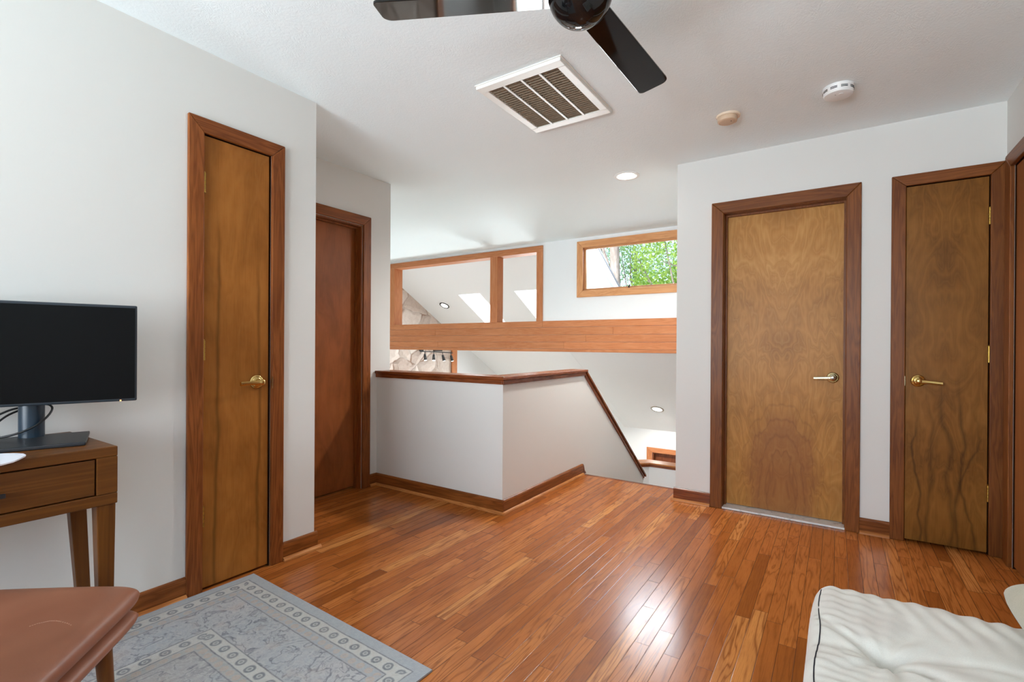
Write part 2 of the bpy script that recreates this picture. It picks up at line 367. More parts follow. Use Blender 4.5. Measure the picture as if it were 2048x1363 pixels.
M['plastic'] = plain('white_plastic', (232,232,230), .4); M['beige'] = plain('yellowed_plastic', (226,206,182), .45); M['beiged'] = plain('tan_plastic', (206,178,150), .5)
M['ventw'] = plain('white_enamel', (232,230,224), .35); M['slat'] = plain('grey_brown_slats', (128,114,96), .5)
M['leather'] = leather_mat(); M['thread'] = plain('pale_thread', (196,160,140), .7)
M['mattress'] = fabric_mat('white_cotton', (212,210,202), (200,194,186)); M['navy'] = plain('navy_piping', (20,22,36), .8)
M['pillow'] = fabric_mat('oatmeal_linen', (176,171,152), (192,187,170), 260, .5)
M['bulb'] = emit('lamp_bulb', (255,250,240), 7.); M['bulbs'] = emit('small_lamp', (255,250,240), 5.); M['led'] = emit('orange_led', (255,150,90), 3.)
T_ = NT('skylight_diffuser'); a_ = T_.n('BsdfTranslucent', {0:(.92,.92,.92,1)}); b_ = T_.n('BsdfDiffuse', {0:(.9,.9,.9,1)}); c_ = T_.n('MixShader', {0:.3,1:a_.outputs[0],2:b_.outputs[0]}); T_.t.links.new(c_.outputs[0], T_.out.inputs[0]); M['diffuser'] = T_.m
M['siding'] = siding_mat(); M['bark'] = bark_mat(); M['roof'] = plain('asphalt_roof', (96,96,98), .9); M['fascia'] = plain('grey_fascia', (168,170,176), .6)
M['leafa'] = leaf_mat('fresh_leaves', (116,158,58), (190,214,108)); M['leafb'] = leaf_mat('cool_leaves', (104,150,80), (170,200,132))
M['marble'] = marble_mat(); M['grass'] = plain('grass', (96,120,60), .9); M['carpet'] = plain('pale_carpet', (206,198,186), .9)
M['steel'] = plain('grey_metal', (150,152,154), .35, .8)
SKY, SUN, EXPO = .40, 2.0, 0.45
L_SIDE, L_BACK, L_EAVE, L_SKY, L_HIGH, L_LAMP, L_BFILL, L_SFILL, L_FOY = 0.01, 168., 430., 5200., 210., 120., 340., 10., 42.
WB, UP = (.815,.915,1.0), .3
# ------------------------------------------------------------------ dimensions
CH = 2.44                     # ceiling height
XL, XH, XR = -2.388, -3.077, .75     # left wall, hall wall, side wall faces
YR, YF = 3.64, 5.48           # wall with two doors, far wall of the stairwell
XC = -.976                    # corner beside the stairs
ZL = -2.65                    # lower storey floor
YB = -2.4                     # wall behind the camera
SL = .577                     # roof slope
gz = lambda y: 2.055-SL*(y-7.45)        # great room ceiling
fz = lambda y: 1.02-.575*(y-5.96)       # lower sloped ceiling over the foyer

# ------------------------------------------------------------------ room shell
m = MB(); m.box(-3.2,.9,YB-.12,2.70,-.25,0); m.box(-1.95,XC+.001,2.70,3.885,-.25,0); m.box(XC+.001,.9,2.70,3.8,-.25,0)
struct(m.build('floor', M['floor']), 'glossy oak strip floor of the upper hall', 'floor')
m = MB(); m.box(-1.846,XC,3.885,3.93,-.03,.001)
struct(m.build('trim_5', M['cap_x'], bevel=.008, seg=3), 'oak nosing board along the floor edge at the stair head', 'trim')
LX, LY, LH = -1.37, 3.662, .062      # round opening of the recessed light sits under its trim ring
m = MB()
for (a,b,c,d) in ((-7.45,LX-LH,YB-.12,YF),(LX+LH,.9,YB-.12,YF),(LX-LH,LX+LH,YB-.12,LY-LH),(LX-LH,LX+LH,LY+LH,YF)): m.box(a,b,c,d,CH,CH+.14)
m.box(LX-LH,LX+LH,LY-LH,LY+LH,CH+.08,CH+.14)
struct(m.build('ceiling', M['ceil']), 'white textured ceiling over the hall and stairwell', 'ceiling')

def wall_y(m, y0, y1, x0, x1, z0, z1, holes=()):
    """wall slab between y0..y1 spanning x, rectangular holes (xa,xb,za,zb)"""
    xs = sorted({x0,x1,*[h[0] for h in holes],*[h[1] for h in holes]})
    for a, b in zip(xs, xs[1:]):
        hs = sorted([(h[2],h[3]) for h in holes if h[0] <= a+1e-6 and h[1] >= b-1e-6]); z = z0
        for (za, zb) in hs:
            if za > z+1e-6: m.box(a,b,y0,y1,z,za)
            z = zb
        if z < z1-1e-6: m.box(a,b,y0,y1,z,z1)
def wall_x(m, x0, x1, y0, y1, z0, z1, holes=()):
    ys = sorted({y0,y1,*[h[0] for h in holes],*[h[1] for h in holes]})
    for a, b in zip(ys, ys[1:]):
        hs = sorted([(h[2],h[3]) for h in holes if h[0] <= a+1e-6 and h[1] >= b-1e-6]); z = z0
        for (za, zb) in hs:
            if za > z+1e-6: m.box(x0,x1,a,b,z,za)
            z = zb
        if z < z1-1e-6: m.box(x0,x1,a,b,z,z1)

D1 = (1.062,1.389,0,2.068); D2 = (1.775,2.527,0,2.04); D3 = (-.664,.050,0,2.045); D4 = (.320,.692,0,2.060); D5 = (2.73,3.49,0,2.055)
W5 = (-1.9,-.3,.7,2.2); W6 = (-2.3,.1,.7,2.2)
m = MB(); wall_x(m, XL-.14, XL, YB, 1.645, 0, CH, [D1]); m.box(XH-.12, XL-.14, 1.525, 1.645, 0, CH); m.box(XL-.16,XL-.14,D1[0]-.02,D1[1]+.02,0,2.1)
struct(m.build('wall_left', M['wall']), 'white wall with the narrow closet door behind the desk', 'wall')
m = MB(); wall_x(m, XH-.14, XH, 1.645, 2.815, 0, CH, [D2]); m.box(XH-.16,XH-.14,D2[0]-.02,D2[1]+.02,0,2.1); m.box(XH-.14,XH,2.70,2.815,ZL,0)
struct(m.build('wall_hall', M['wall']), 'short white wall set back beside the half wall, with a recessed door', 'wall')
m = MB(); wall_y(m, YR, YR+.14, XC, XR+.15, 0, CH, [D3,D4]); m.box(D3[0]-.02,D3[1]+.02,YR+.14,YR+.16,0,2.1); m.box(D4[0]-.02,D4[1]+.02,YR+.14,YR+.16,0,2.1)
struct(m.build('wall_right', M['wall']), 'white wall holding the wide blond door and the narrow brown door', 'wall')
m = MB(); wall_x(m, XR, XR+.15, YB, YR, 0, CH, [D5,W5]); m.box(XR+.15,XR+.17,D5[0]-.02,D5[1]+.02,0,2.1)
struct(m.build('wall_side', M['wall']), 'white wall at the right edge of the view', 'wall')
m = MB(); wall_y(m, YB-.12, YB, XL-.14, XR+.15, 0, CH, [W6])
struct(m.build('wall_back', M['wall']), 'white wall with a window opposite the stairwell', 'wall')

# half wall round the stairwell
m = MB(); m.box(XH,-1.847,2.68,2.80,0,.868); m.box(XH,-1.847,2.70,2.80,ZL,0)
y0c, z0c, y1c, z1c = 3.93, .868, 5.50, -.349
m.prism([(-1.967,2.80,ZL),(-1.967,5.52,ZL),(-1.967,5.52,.868-.78*(5.52-3.93)),(-1.967,3.93,.868),(-1.967,2.80,.868)], (.12,0,0))
struct(m.build('wall_stair', M['wall']), 'low white half wall wrapping the stairwell with a sloping top', 'half wall')

# cap rail on the half wall: flat board plus apron, mitred corner, sloping run down the stairs
tp = thing('trim_1', 'dark stained wood cap rail running along the half wall and down the stairs', 'handrail', (-1.9,2.74,.865), kind='structure')
def cap_runs(z0, z1, o, oi):
    xo, yo, xi, yi = -1.847+o, 2.68-o, -1.967-oi, 2.80+oi     # outer and inner corner of the L
    return ([(XH+.002,yo),(xo,yo),(xi,yi),(XH+.002,yi)], 'x'), ([(xo,yo),(xo,3.965),(xi,3.965),(xi,yi)], 'y')
for P_, ax in cap_runs(.888,.910,.026,.026):
    m = MB(); m.prism([(x,y,.888) for x,y in P_], (0,0,.022)); m.build('cap_board', M['cap_'+ax], tp, bevel=.005)
m = MB(); m.box(XH,-1.847,2.68-.014,2.68,.858,.888); m.box(XH,-1.981,2.80,2.814,.858,.888); m.build('apron', M['cap_x'], tp, bevel=.003)
m = MB(); m.box(-1.847,-1.847+.014,2.68-.014,3.94,.858,.888); m.box(-1.981,-1.967,2.80,3.94,.858,.888); m.build('apron', M['cap_y'], tp, bevel=.003)
dr = Vector((0,1,-.78)).normalized(); nr = Vector((0,.78,1)).normalized()
def slope_board(m, xa, xb, d0, d1, ya, yb):   # board following the stair slope; d = offset normal to the slope from the wall top line
    p0 = Vector((0,3.93,.868)); q = []
    for d in (d0,d1):
        for yy in (ya,yb):
            q.append((d,yy))
    def pt(x,d,yy):
        b = p0+nr*d; k = (yy-b.y)/dr.y; return (x, yy, b.z+dr.z*k)
    m.hexa([pt(xa,d0,ya),pt(xb,d0,ya),pt(xb,d0,yb),pt(xa,d0,yb),pt(xa,d1,ya),pt(xb,d1,ya),pt(xb,d1,yb),pt(xa,d1,yb)])
m = MB(); slope_board(m, -1.967-.026, -1.847+.026, .016, .036, 3.955, 5.565); m.build('sloping_cap_board', M['cap_s'], tp, bevel=.004)
m = MB(); slope_board(m, -1.847, -1.847+.014, -.012, .016, 3.94, 5.535); slope_board(m, -1.981, -1.967, -.012, .016, 3.94, 5.535); m.box(-1.967,-1.847,5.52,5.54,.868-.78*1.6-.04,.868-.78*1.6+.02); m.build('sloping_apron', M['cap_s'], tp, bevel=.003)

# stairs going down to a landing
m = MB()
for i in range(7):
    yt = 3.93+.243*i; zt = -.19*(i+1)
    m.mi = 0; m.box(-1.846,XC,yt-.0,yt+.26,zt-.03,zt); m.mi = 1; m.box(-1.846,XC,yt,yt+.018,zt-.19 if i==6 else zt-.001,zt+.16); m.box(-1.846,XC,yt+.02,yt+.243,zt-.25,zt-.03)
m.mi = 0; m.box(-3.0,XC,5.64,6.42,-1.45,-1.352)
struct(m.build('stairs', [M['floor'],M['white']]), 'stairs going down between the half wall and the right wall', 'stairs')
m = MB(); m.prism([(-2.75,6.13,ZL),(-2.19,6.413,ZL),(-2.094,6.50,ZL),(XC,6.51,ZL),(XC,6.62,ZL),(-2.13,6.61,ZL),(-2.24,6.51,ZL),(-2.80,6.24,ZL)], (0,0,-ZL-.475))
struct(m.build('wall_landing', M['white']), 'low white guard wall at the stair landing', 'half wall')
def land_cap(m, o, z0, z1):
    m.prism([(-2.75,6.10-o,z0),(-2.19+.02,6.405-o,z0),(-2.085+.01,6.495-o,z0),(XC,6.505-o,z0),(XC,6.66+o,z0),(-2.16,6.65+o,z0),(-2.26,6.56+o,z0),(-2.80,6.28+o,z0)], (0,0,z1-z0))
tl = thing('trim_3', 'wood cap with its lit top put into a paler colour, on the landing guard wall below the lower doorway', 'handrail', (-1.6,6.55,-.48), kind='structure')
m = MB(); land_cap(m, .02, -.46, -.44); m.build('cap_board', M['shoe_x'], tl, bevel=.004)  # lighter wood colour carries the lamplight falling on this top
m = MB(); land_cap(m, .006, -.495, -.46); m.build('apron', M['cap_x'], tl, bevel=.003)

# stairwell and great room enclosure
m = MB(); m.box(XC,XC+.12,YR+.14,8.45,ZL,3.6); m.box(XC,XC+.12,YR-.1,YR+.14,ZL,-.25)
struct(m.build('wall_stairwell', M['white']), 'white wall beside the stairs, hidden past the corner', 'wall')
OP = (-5.98,-3.16,1.43,2.41); W1 = (-2.625,-1.15,1.74,2.35)
m = MB(); wall_y(m, YF, YF+.14, -7.38, XC, 1.10, 3.4, [OP,W1])
struct(m.build('wall_far', M['white']), 'white upper wall across the stairwell with an opening and a window', 'wall')
m = MB(); m.box(-7.69,-7.38,2.70,5.62,ZL,3.6); m.box(-7.38,XH-.14,2.70,2.82,ZL,CH); m.box(XH-.14,-1.967,2.80,2.85,ZL,-.25)
struct(m.build('wall_void', M['white']), 'white wall closing the open space behind the half wall', 'wall')
m = MB(); m.prism([(-7.38,5.62,ZL),(-7.38,8.60,ZL),(-7.38,8.60,gz(8.60)+.05),(-7.38,5.62,gz(5.62)+.05)], (-.3,0,0))
struct(m.build('wall_stone', M['stone']), 'pale fieldstone chimney wall under the sloped ceiling', 'stone wall')
m = MB(); m.box(-7.40,-7.34,8.60,8.775,ZL,gz(8.775)-.005)
struct(m.build('trim_4', M['cedar_z'], bevel=.004), 'upright wood trim board at the end of the stone wall', 'trim')
m = MB(); m.prism([(-7.37,8.6,ZL),(-7.37,10.7,ZL),(-7.37,10.7,gz(10.7)+.1),(-7.37,8.6,gz(8.6)+.1)], (-.15,0,0))
struct(m.build('wall_chimney_side', M['white']), 'white wall continuing past the wood trimmed stone', 'wall')
# sloping ceiling of the great room with two skylight holes, built as strips
SK = [(-6.16,-5.64,7.385,8.36),(-4.855,-4.36,7.385,8.36)]
m = MB()
def sl_box(m, x0,x1,y0,y1,f,t0,t1):
    m.hexa([(x0,y0,f(y0)+t0),(x1,y0,f(y0)+t0),(x1,y1,f(y1)+t0),(x0,y1,f(y1)+t0),(x0,y0,f(y0)+t1),(x1,y0,f(y0)+t1),(x1,y1,f(y1)+t1),(x0,y1,f(y1)+t1)])
xs = [-7.69,SK[0][0],SK[0][1],SK[1][0],SK[1][1],-3.0]
for i,(a,b) in enumerate(zip(xs,xs[1:])):
    if i in (1,3):
        sl_box(m,a,b,5.5,SK[0][2],gz,0,.10); sl_box(m,a,b,SK[0][3],10.8,gz,0,.10)
    else: sl_box(m,a,b,5.5,10.8,gz,0,.10)
struct(m.build('ceiling_great_room', M['white']), 'white sloping ceiling beyond the upper opening, with skylights', 'ceiling')
for k,(a,b,c,d) in enumerate(SK):
    w = thing('window_%d'%(3+k), ['bright skylight beside the small recessed light on the sloping ceiling','bright skylight seen through the narrow right bay of the opening'][k], 'skylight', ((a+b)/2,(c+d)/2,gz((c+d)/2)), kind='structure')
    m = MB(); 
    for (p,q,r_,s_) in ((a-.05,b+.05,c-.05,c),(a-.05,b+.05,d,d+.05),(a-.05,a,c,d),(b,b+.05,c,d)): sl_box(m,p,q,r_,s_,gz,.102,.15)
    m.build('skylight_frame', M['white'], w)
    m = MB(); sl_box(m,a,b,c,d,gz,.085,.089); m.build('pane', M['diffuser'], w)
# wall between great room and outside / foyer
m = MB()
ya, yb, yc = 5.62, 8.25, 8.37
m.mi = 0
m.hexa([(-3.1,ya,fz(ya)),(-3.0,ya,fz(ya)),(-3.0,yc,fz(yc)),(-3.1,yc,fz(yc)),(-3.1,ya,gz(ya)-.002),(-3.0,ya,gz(ya)-.002),(-3.0,yc,gz(yc)-.002),(-3.1,yc,gz(yc)-.002)])
m.hexa([(-3.1,yc,ZL),(-3.0,yc,ZL),(-3.0,10.7,ZL),(-3.1,10.7,ZL),(-3.1,yc,gz(yc)-.002),(-3.0,yc,gz(yc)-.002),(-3.0,10.7,gz(10.7)-.002),(-3.1,10.7,gz(10.7)-.002)])
for f in m.bm.faces:
    f.normal_update()
m.bm.faces.ensure_lookup_table()
for f in m.bm.faces:
    if abs(f.calc_center_median().x+3.0) < 1e-3: f.material_index = 1
struct(m.build('wall_great_room', [M['white'],M['siding']]), 'grey sided gable wall outside the small high window', 'wall')
m = MB(); sl_box(m,-2.999,-2.96,5.64,10.9,gz,-.03,.13); 
struct(m.build('trim_6', M['fascia']), 'pale rake board along the roof edge outside the window', 'trim')
m = MB(); sl_box(m,-7.7,-2.95,5.5,7.33,gz,.102,.135); sl_box(m,-7.7,-2.95,8.42,10.9,gz,.102,.135)
for (a,b) in ((-7.7,-6.22),(-5.58,-4.915),(-4.30,-2.95)): sl_box(m,a,b,7.33,8.42,gz,.102,.135)
struct(m.build('roof', M['roof']), 'grey shingled roof above the great room', 'roof')
m = MB(); sl_box(m,-3.0,XC+.12,5.62,8.45,fz,0,.2); sl_box(m,-3.1,-3.0,5.62,8.25,fz,-.002,.0)
struct(m.build('ceiling_foyer', M['white']), 'lower sloping white ceiling under the wood beam with a lit recessed light', 'ceiling')
LD = (-2.60,-1.75,ZL,-.676)
m = MB(); wall_y(m, 8.25, 8.369, -3.1, XC+.12, ZL, fz(8.25)-.001, [LD]); m.box(LD[0]-.02,LD[1]+.02,8.37,8.40,ZL,-.6)
struct(m.build('wall_foyer', M['white']), 'white lower wall with the wood doorway at the foot of the stairs', 'wall')
m = MB(); wall_y(m, 10.6, 10.72, -7.69, -3.0, ZL, gz(10.7)+.1, [(-6.9,-4.6,ZL+.1,-.15)])
struct(m.build('wall_eave', M['white']), 'far white wall under the great room eave', 'wall')
w = thing('window_7', 'unseen glazed doors added under the great room eave to let light in', 'window', (-5.75,10.66,ZL+.1), kind='structure')  # added opening, out of view, for the lamp that brightens the great room
m = MB()
for x in (-6.9,-6.13,-5.37,-4.65): m.box(x,x+.05,10.62,10.70,ZL+.1,-.15)
m.box(-6.9,-4.6,10.62,10.70,ZL+.1,ZL+.18); m.box(-6.9,-4.6,10.62,10.70,-.23,-.15); m.build('window_frame', M['cedar_x'], w)
m = MB(); m.box(-6.85,-4.65,10.655,10.66,ZL+.18,-.23); m.build('pane', M['glass'], w)
m = MB(); m.box(-7.7,XC+.12,2.70,10.72,ZL-.15,ZL)
struct(m.build('floor_lower', M['carpet']), 'pale floor of the lower storey', 'floor')

# beam of cedar boards across the stairwell
tb = thing('trim_2', 'long horizontal beam clad in orange brown boards across the stairwell', 'beam', (-4.1,5.55,1.04), kind='structure')
rows = [(1.352,1.431),(1.255,1.350),(1.165,1.253),(1.078,1.163)]
spl = [(-3.16,),(-5.0,-2.2),(-2.55,),(-4.95,-2.85)]
bi = 0
for (za,zb), cuts in zip(rows, spl):
    xs = [-7.38,*sorted(cuts),XC]
    for a,b in zip(xs,xs[1:]):
        m = MB(); m.box(a+.0006,b-.0006,5.468,5.60,za,zb); m.build('board', M['cedar_x'], tb, bevel=.0025)
m = MB(); m.box(-7.38,XC,5.462,5.61,1.04,1.076); m.build('bottom_rail', M['cedar_x'], tb, bevel=.004)
# framed opening above the beam
w = thing('window_2', 'wood framed two bay opening above the beam, looking into the room beyond', 'opening', (-4.57,5.55,1.43), kind='structure')
m = MB(); m.prism([(-5.985,5.462,2.405),(-3.16,5.462,2.405),(-3.16,5.462,2.325),(-5.985,5.462,2.325)], (0,.175,0)); m.build('head', M['cedar_x'], w, bevel=.003)
for a,b in ((-5.985,-5.875),(-3.25,-3.16)):
    m = MB(); m.box(a,b,5.462,5.637,1.431,2.325); m.build('jamb', M['cedar_z'], w, bevel=.003)
m = MB(); m.box(-3.992,-3.868,5.462,5.60,1.431,2.325); m.build('post', M['cedar_z'], w, bevel=.003)
m = MB(); m.box(-5.875,-3.25,5.60,5.637,1.40,1.431); m.build('sill', M['cedar_x'], w)
# high window
w = thing('window_1', 'small high wood framed window showing green trees', 'window', (-1.9,5.5,1.71), kind='structure')
xa, xb, za, zb, cw = -2.675, -1.10, 1.71, 2.395, .082
P = lambda x,z: (x,5.462,z)
for pts,nm in (([P(xa,zb),P(xb,zb),P(xb-cw,zb-cw),P(xa+cw,zb-cw)],'head_casing'),([P(xa,za),P(xb,za),P(xb-cw,za+cw),P(xa+cw,za+cw)],'sill_casing')):
    m = MB(); m.prism(pts,(0,.018,0)); m.build(nm, M['winwood_x'], w, bevel=.004)
for sx,(p,q) in ((0,(xa,xa+cw)),(1,(xb,xb-cw))):
    m = MB(); m.prism([P(p,za),P(p,zb),P(q,zb-cw),P(q,za+cw)],(0,.018,0)); m.build('side_casing', M['winwood_z'], w, bevel=.004)
ja, jb, jz0, jz1 = xa+cw-.012, xb-cw+.012, za+cw-.012, zb-cw+.012
m = MB(); m.box(ja-.012,ja,5.47,5.60,jz0,jz1); m.box(jb,jb+.012,5.47,5.60,jz0,jz1); m.box(ja,jb,5.47,5.60,jz1,jz1+.012); m.box(ja,jb,5.47,5.60,jz0-.012,jz0); m.build('jamb', M['winwood_x'], w)
sa = .036
for (a,b,c,d,ax) in ((ja,jb,jz1-.026,jz1,'x'),(ja,jb,jz0,jz0+.036,'x'),(ja,ja+.03,jz0+.036,jz1-.026,'z'),(jb-.03,jb,jz0+.036,jz1-.026,'z')):
    m = MB(); m.box(a,b,5.515,5.555,c,d); m.build('sash', M['winwood_'+ax], w, bevel=.003)
m = MB(); m.box(ja+.03,jb-.03,5.533,5.538,jz0+.036,jz1-.026); m.build('pane', M['glass'], w)
lat = MB(); lat.box(-2.085,-1.955,5.495,5.515,jz0,jz0+.012); lo = lat.build('latch', M['steel'], w, bevel=.003)
lat = MB(); lat.tube([(-2.02,5.50,jz0+.012),(-2.02,5.492,jz0+.03),(-2.005,5.488,jz0+.052)],[.009,.008,.006]); lat.build('latch_lever', M['mblack'], lo, smooth=True)

# windows of the room that light it (side and back wall)
def room_window(n, label, along, a, b, face, out, za, zb):
    w = thing('window_%d'%n, label, 'window', ((a+b)/2,face,za) if along=='x' else (face,(a+b)/2,za), kind='structure')
    B = (lambda m,p,q,r_,s_,t,u: m.box(p,q,r_,s_,t,u)) if along=='x' else (lambda m,p,q,r_,s_,t,u: m.box(r_,s_,p,q,t,u))
    sgn = 1 if out > face else -1
    m = MB(); t0, t1 = face-sgn*.018, face
    B(m,a-.08,b+.08,t0,t1,zb,zb+.08); B(m,a-.08,b+.08,t0,t1,za-.08,za); B(m,a-.08,a,t0,t1,za,zb); B(m,b,b+.08,t0,t1,za,zb); m.build('casing', M['trim_x'], w, bevel=.003)
    m = MB(); u0, u1 = face+sgn*.04, face+sgn*.08
    B(m,a,b,u0,u1,zb-.05,zb); B(m,a,b,u0,u1,za,za+.05); B(m,a,a+.05,u0,u1,za,zb); B(m,b-.05,b,u0,u1,za,zb); B(m,(a+b)/2-.03,(a+b)/2+.03,u0,u1,za,zb); m.build('sash', M['trim_x'], w)
    m = MB(); B(m,a+.05,b-.05,face+sgn*.058,face+sgn*.062,za+.05,zb-.05); m.build('pane', M['glass'], w)
room_window(5, 'wood framed window in the side wall, out of view on the right', 'y', W5[0], W5[1], XR, XR+.15, W5[2], W5[3])
room_window(6, 'wood framed window in the wall opposite the stairwell', 'x', W6[0], W6[1], YB, YB-.12, W6[2], W6[3])

# ------------------------------------------------------------------ doors
def casing(d, axis, face, o0, o1, i0, i1, top, itop, nrm, mats='trim', z0=0):
    """three mitred boards; axis: the horizontal coordinate that varies; nrm: +-1 direction into the room"""
    t = .019*nrm
    Pt = (lambda u,z: (face,u,z)) if axis == 'y' else (lambda u,z: (u,face,z))
    ext = (t,0,0) if axis == 'y' else (0,t,0)
    for u,v in ((o0,i0),(o1,i1)):
        m = MB(); m.prism([Pt(u,z0),Pt(v,z0),Pt(v,itop),Pt(u,top)], ext); m.build('casing', M[mats+'_z'], d, bevel=.004)
    m = MB(); m.prism([Pt(o0,top),Pt(i0,itop),Pt(i1,itop),Pt(o1,top)], ext); m.build('head_casing', M[mats+'_'+axis], d, bevel=.004)
def lever(d, c, nrm, along, mat, keyhole=False, droop=.0):
    """round rose with a lever along direction `along`; nrm points into the room"""
    c, n, a = Vector(c), Vector(nrm), Vector(along)
    m = MB(); m.lathe([(.001,0),(.0345,0),(.0345,.003),(.031,.0075),(.027,.0085),(.0255,.007),(.0235,.0085),(.019,.012),(.001,.013)], c, n, 36)
    h = m.build('handle_rose', mat, d, smooth=True)
    up = n.cross(a)
    m = MB(); m.lathe([(.001,.01),(.0135,.01),(.0125,.03),(.014,.045),(.014,.056),(.010,.059),(.001,.0595)], c, n, 24)
    p = [c+n*.050+a*s+Vector((0,0,-droop*s)) for s in (-.006,.01,.03,.055,.08,.102)]
    hw = [.0135,.0125,.0105,.0095,.0095,.0098]; th = [.009,.0075,.006,.0055,.0055,.0055]
    rings = []
    for q,w_,t_ in zip(p,hw,th):
        r = []
        for k in range(12):
            an = 2*math.pi*k/12; ca, sa_ = math.cos(an), math.sin(an)
            f = lambda v: math.copysign(abs(v)**.5, v)
            r.append(m.bm.verts.new(q+Vector((0,0,1))*w_*f(ca)+n*t_*f(sa_)))
        rings.append(r)
    for A,B in zip(rings,rings[1:]):
        for k in range(12): m.face([A[k],A[(k+1)%12],B[(k+1)%12],B[k]])
    m.face(rings[0][::-1]); m.face(rings[-1])
    m.build('lever', mat, h, smooth=True)
    if keyhole:
        m = MB(); m.lathe([(.001,.0590),(.0085,.0590),(.0075,.062),(.0035,.0622),(.0030,.0605),(.001,.0605)], c, n, 20); m.build('key_cylinder', M['chrome'], h, smooth=True)
def hinge(d, c, nrm, side):
    c, n, s_ = Vector(c), Vector(nrm), Vector(side)
    m = MB()
    for k in range(5):
        m.lathe([(.001,0),(.0062,0),(.0062,.0165),(.001,.0165)], c+Vector((0,0,-.0445+.0178*k))+n*.006, (0,0,1), 14)
    m.lathe([(.001,0),(.0042,0),(.005,.003),(.001,.006)], c+Vector((0,0,.0445))+n*.006, (0,0,1), 12)
    m.obox(c+n*.001, s_, n, (0,0,1), .005, .0015, .0445)
    m.build('hinge', M['brassd'], d, smooth=True)

# door 1: narrow closet door, left wall
d = thing('door_1', 'narrow amber veneer closet door with brass lever in the left wall', 'door', (XL,1.222,0), kind='structure')
casing(d,'y',XL,1.005,1.455,1.070,1.388,2.132,2.064,1)
m = MB(); m.box(XL-.10,XL,1.062,1.070,0,2.068); m.box(XL-.10,XL,1.3815,1.389,0,2.068); m.box(XL-.10,XL,1.062,1.389,2.063,2.068); m.box(XL-.05,XL-.04,1.07,1.382,0,2.063); m.build('jamb', M['gapshade'], d)
m = MB(); m.box(XL-.034,XL+.003,1.0735,1.378,.012,2.058); m.build('door_panel', M['door1'], d, bevel=.002)
lever(d, (XL+.003,1.318,.932), (1,0,0), (0,-1,0), M['brass'], droop=.02)
for z in (1.843,1.088,.338): hinge(d, (XL+.004,1.0725,z), (1,0,0), (0,1,0))
m = MB(); m.box(XL+.0185,XL+.0205,1.3885,1.394,.895,.955); m.build('strike_plate', M['satin'], d)

# door 2: recessed door in the hall wall
d = thing('door_2', 'reddish brown recessed door in the set-back hall wall', 'door', (XH,2.15,0), kind='structure')
casing(d,'y',XH,1.70,2.601,1.772,2.528,2.114,2.042,1)
m = MB(); m.box(XH-.10,XH,1.775,1.787,0,2.04); m.box(XH-.10,XH,2.515,2.527,0,2.04); m.box(XH-.10,XH,1.787,2.515,2.028,2.04)
m.box(XH-.062,XH-.05,1.787,1.797,0,2.028); m.build('jamb', M['trim_z'], d)
m = MB(); m.box(XH-.062,XH-.040,2.503,2.515,0,2.028); m.box(XH-.062,XH-.040,1.797,2.503,2.016,2.028); m.build('door_stop', M['trim_z'], d)
m = MB(); m.box(XH-.10,XH-.064,1.79,2.512,.012,2.025); m.build('door_panel', M['door2'], d, bevel=.002)

# door 3: wide blond door
d = thing('door_3', 'wide honey coloured veneer door above a white marble threshold', 'door', (-.307,YR,0), kind='structure')
casing(d,'x',YR,-.736,.118,-.658,.044,2.116,2.038,-1,'trimR')
m = MB(); m.box(-.664,-.656,YR,YR+.13,0,2.045); m.box(.042,.050,YR,YR+.13,0,2.045); m.box(-.656,.042,YR,YR+.13,2.037,2.045)
m.build('jamb', M['trimR_z'], d)
m = MB(); m.box(-.656,-.646,YR+.062,YR+.086,0,2.037); m.box(.032,.042,YR+.062,YR+.086,0,2.037); m.box(-.646,.032,YR+.062,YR+.086,2.026,2.037); m.build('door_stop', M['trimR_z'], d)
m = MB(); m.box(-.654,.040,YR+.088,YR+.124,.016,2.034); m.build('door_panel', M['door3'], d, bevel=.002)
lever(d, (-.022,YR+.088,.926), (0,-1,0), (-1,0,0), M['satin'], True, .06)
m = MB(); m.box(-.680,.058,YR-.012,YR+.13,0,.013); m.build('threshold', M['marble'], d, bevel=.004)

# door 4: narrow brown closet door
d = thing('door_4', 'narrow dark brown veneer closet door with gold lever in the right corner', 'door', (.505,YR,0), kind='structure')
casing(d,'x',YR,.262,.7485,.329,.686,2.118,2.055,-1,'trimR')
m = MB(); m.box(.320,.328,YR,YR+.1,0,2.060); m.box(.6845,.692,YR,YR+.1,0,2.060); m.box(.328,.6845,YR,YR+.1,2.0535,2.060); m.box(.326,.6855,YR+.05,YR+.06,0,2.0545); m.build('jamb', M['gapshade'], d)
m = MB(); m.box(.331,.6815,YR-.003,YR+.034,.012,2.050); m.build('door_panel', M['door4'], d, bevel=.002)
lever(d, (.388,YR-.003,.930), (0,-1,0), (1,0,0), M['brass'], droop=.10)
for z in (1.833,1.086,.334): hinge(d, (.6835,YR-.004,z), (0,-1,0), (-1,0,0))
m = MB(); m.box(.3265,.3285,YR-.0205,YR-.0185,.90,.955); m.build('strike_plate', M['satin'], d)

# door 5: on the side wall, only its edge shows
d = thing('door_5', 'brown door in the side wall, cut off by the right edge of the photo', 'door', (XR,3.1,0), kind='structure')
casing(d,'y',XR,3.585,2.63,3.493,2.722,2.126,2.05,-1,'trimR')
m = MB(); m.box(XR,XR+.1,3.484,3.49,0,2.055); m.box(XR,XR+.1,2.73,2.736,0,2.055); m.box(XR,XR+.1,2.736,3.484,2.049,2.055); m.build('jamb', M['gapshade'], d)
m = MB(); m.box(XR+.004,XR+.04,2.739,3.482,.012,2.046); m.build('door_panel', M['door5'], d, bevel=.002)
lever(d, (XR+.004,2.80,.93), (-1,0,0), (0,1,0), M['brass'])

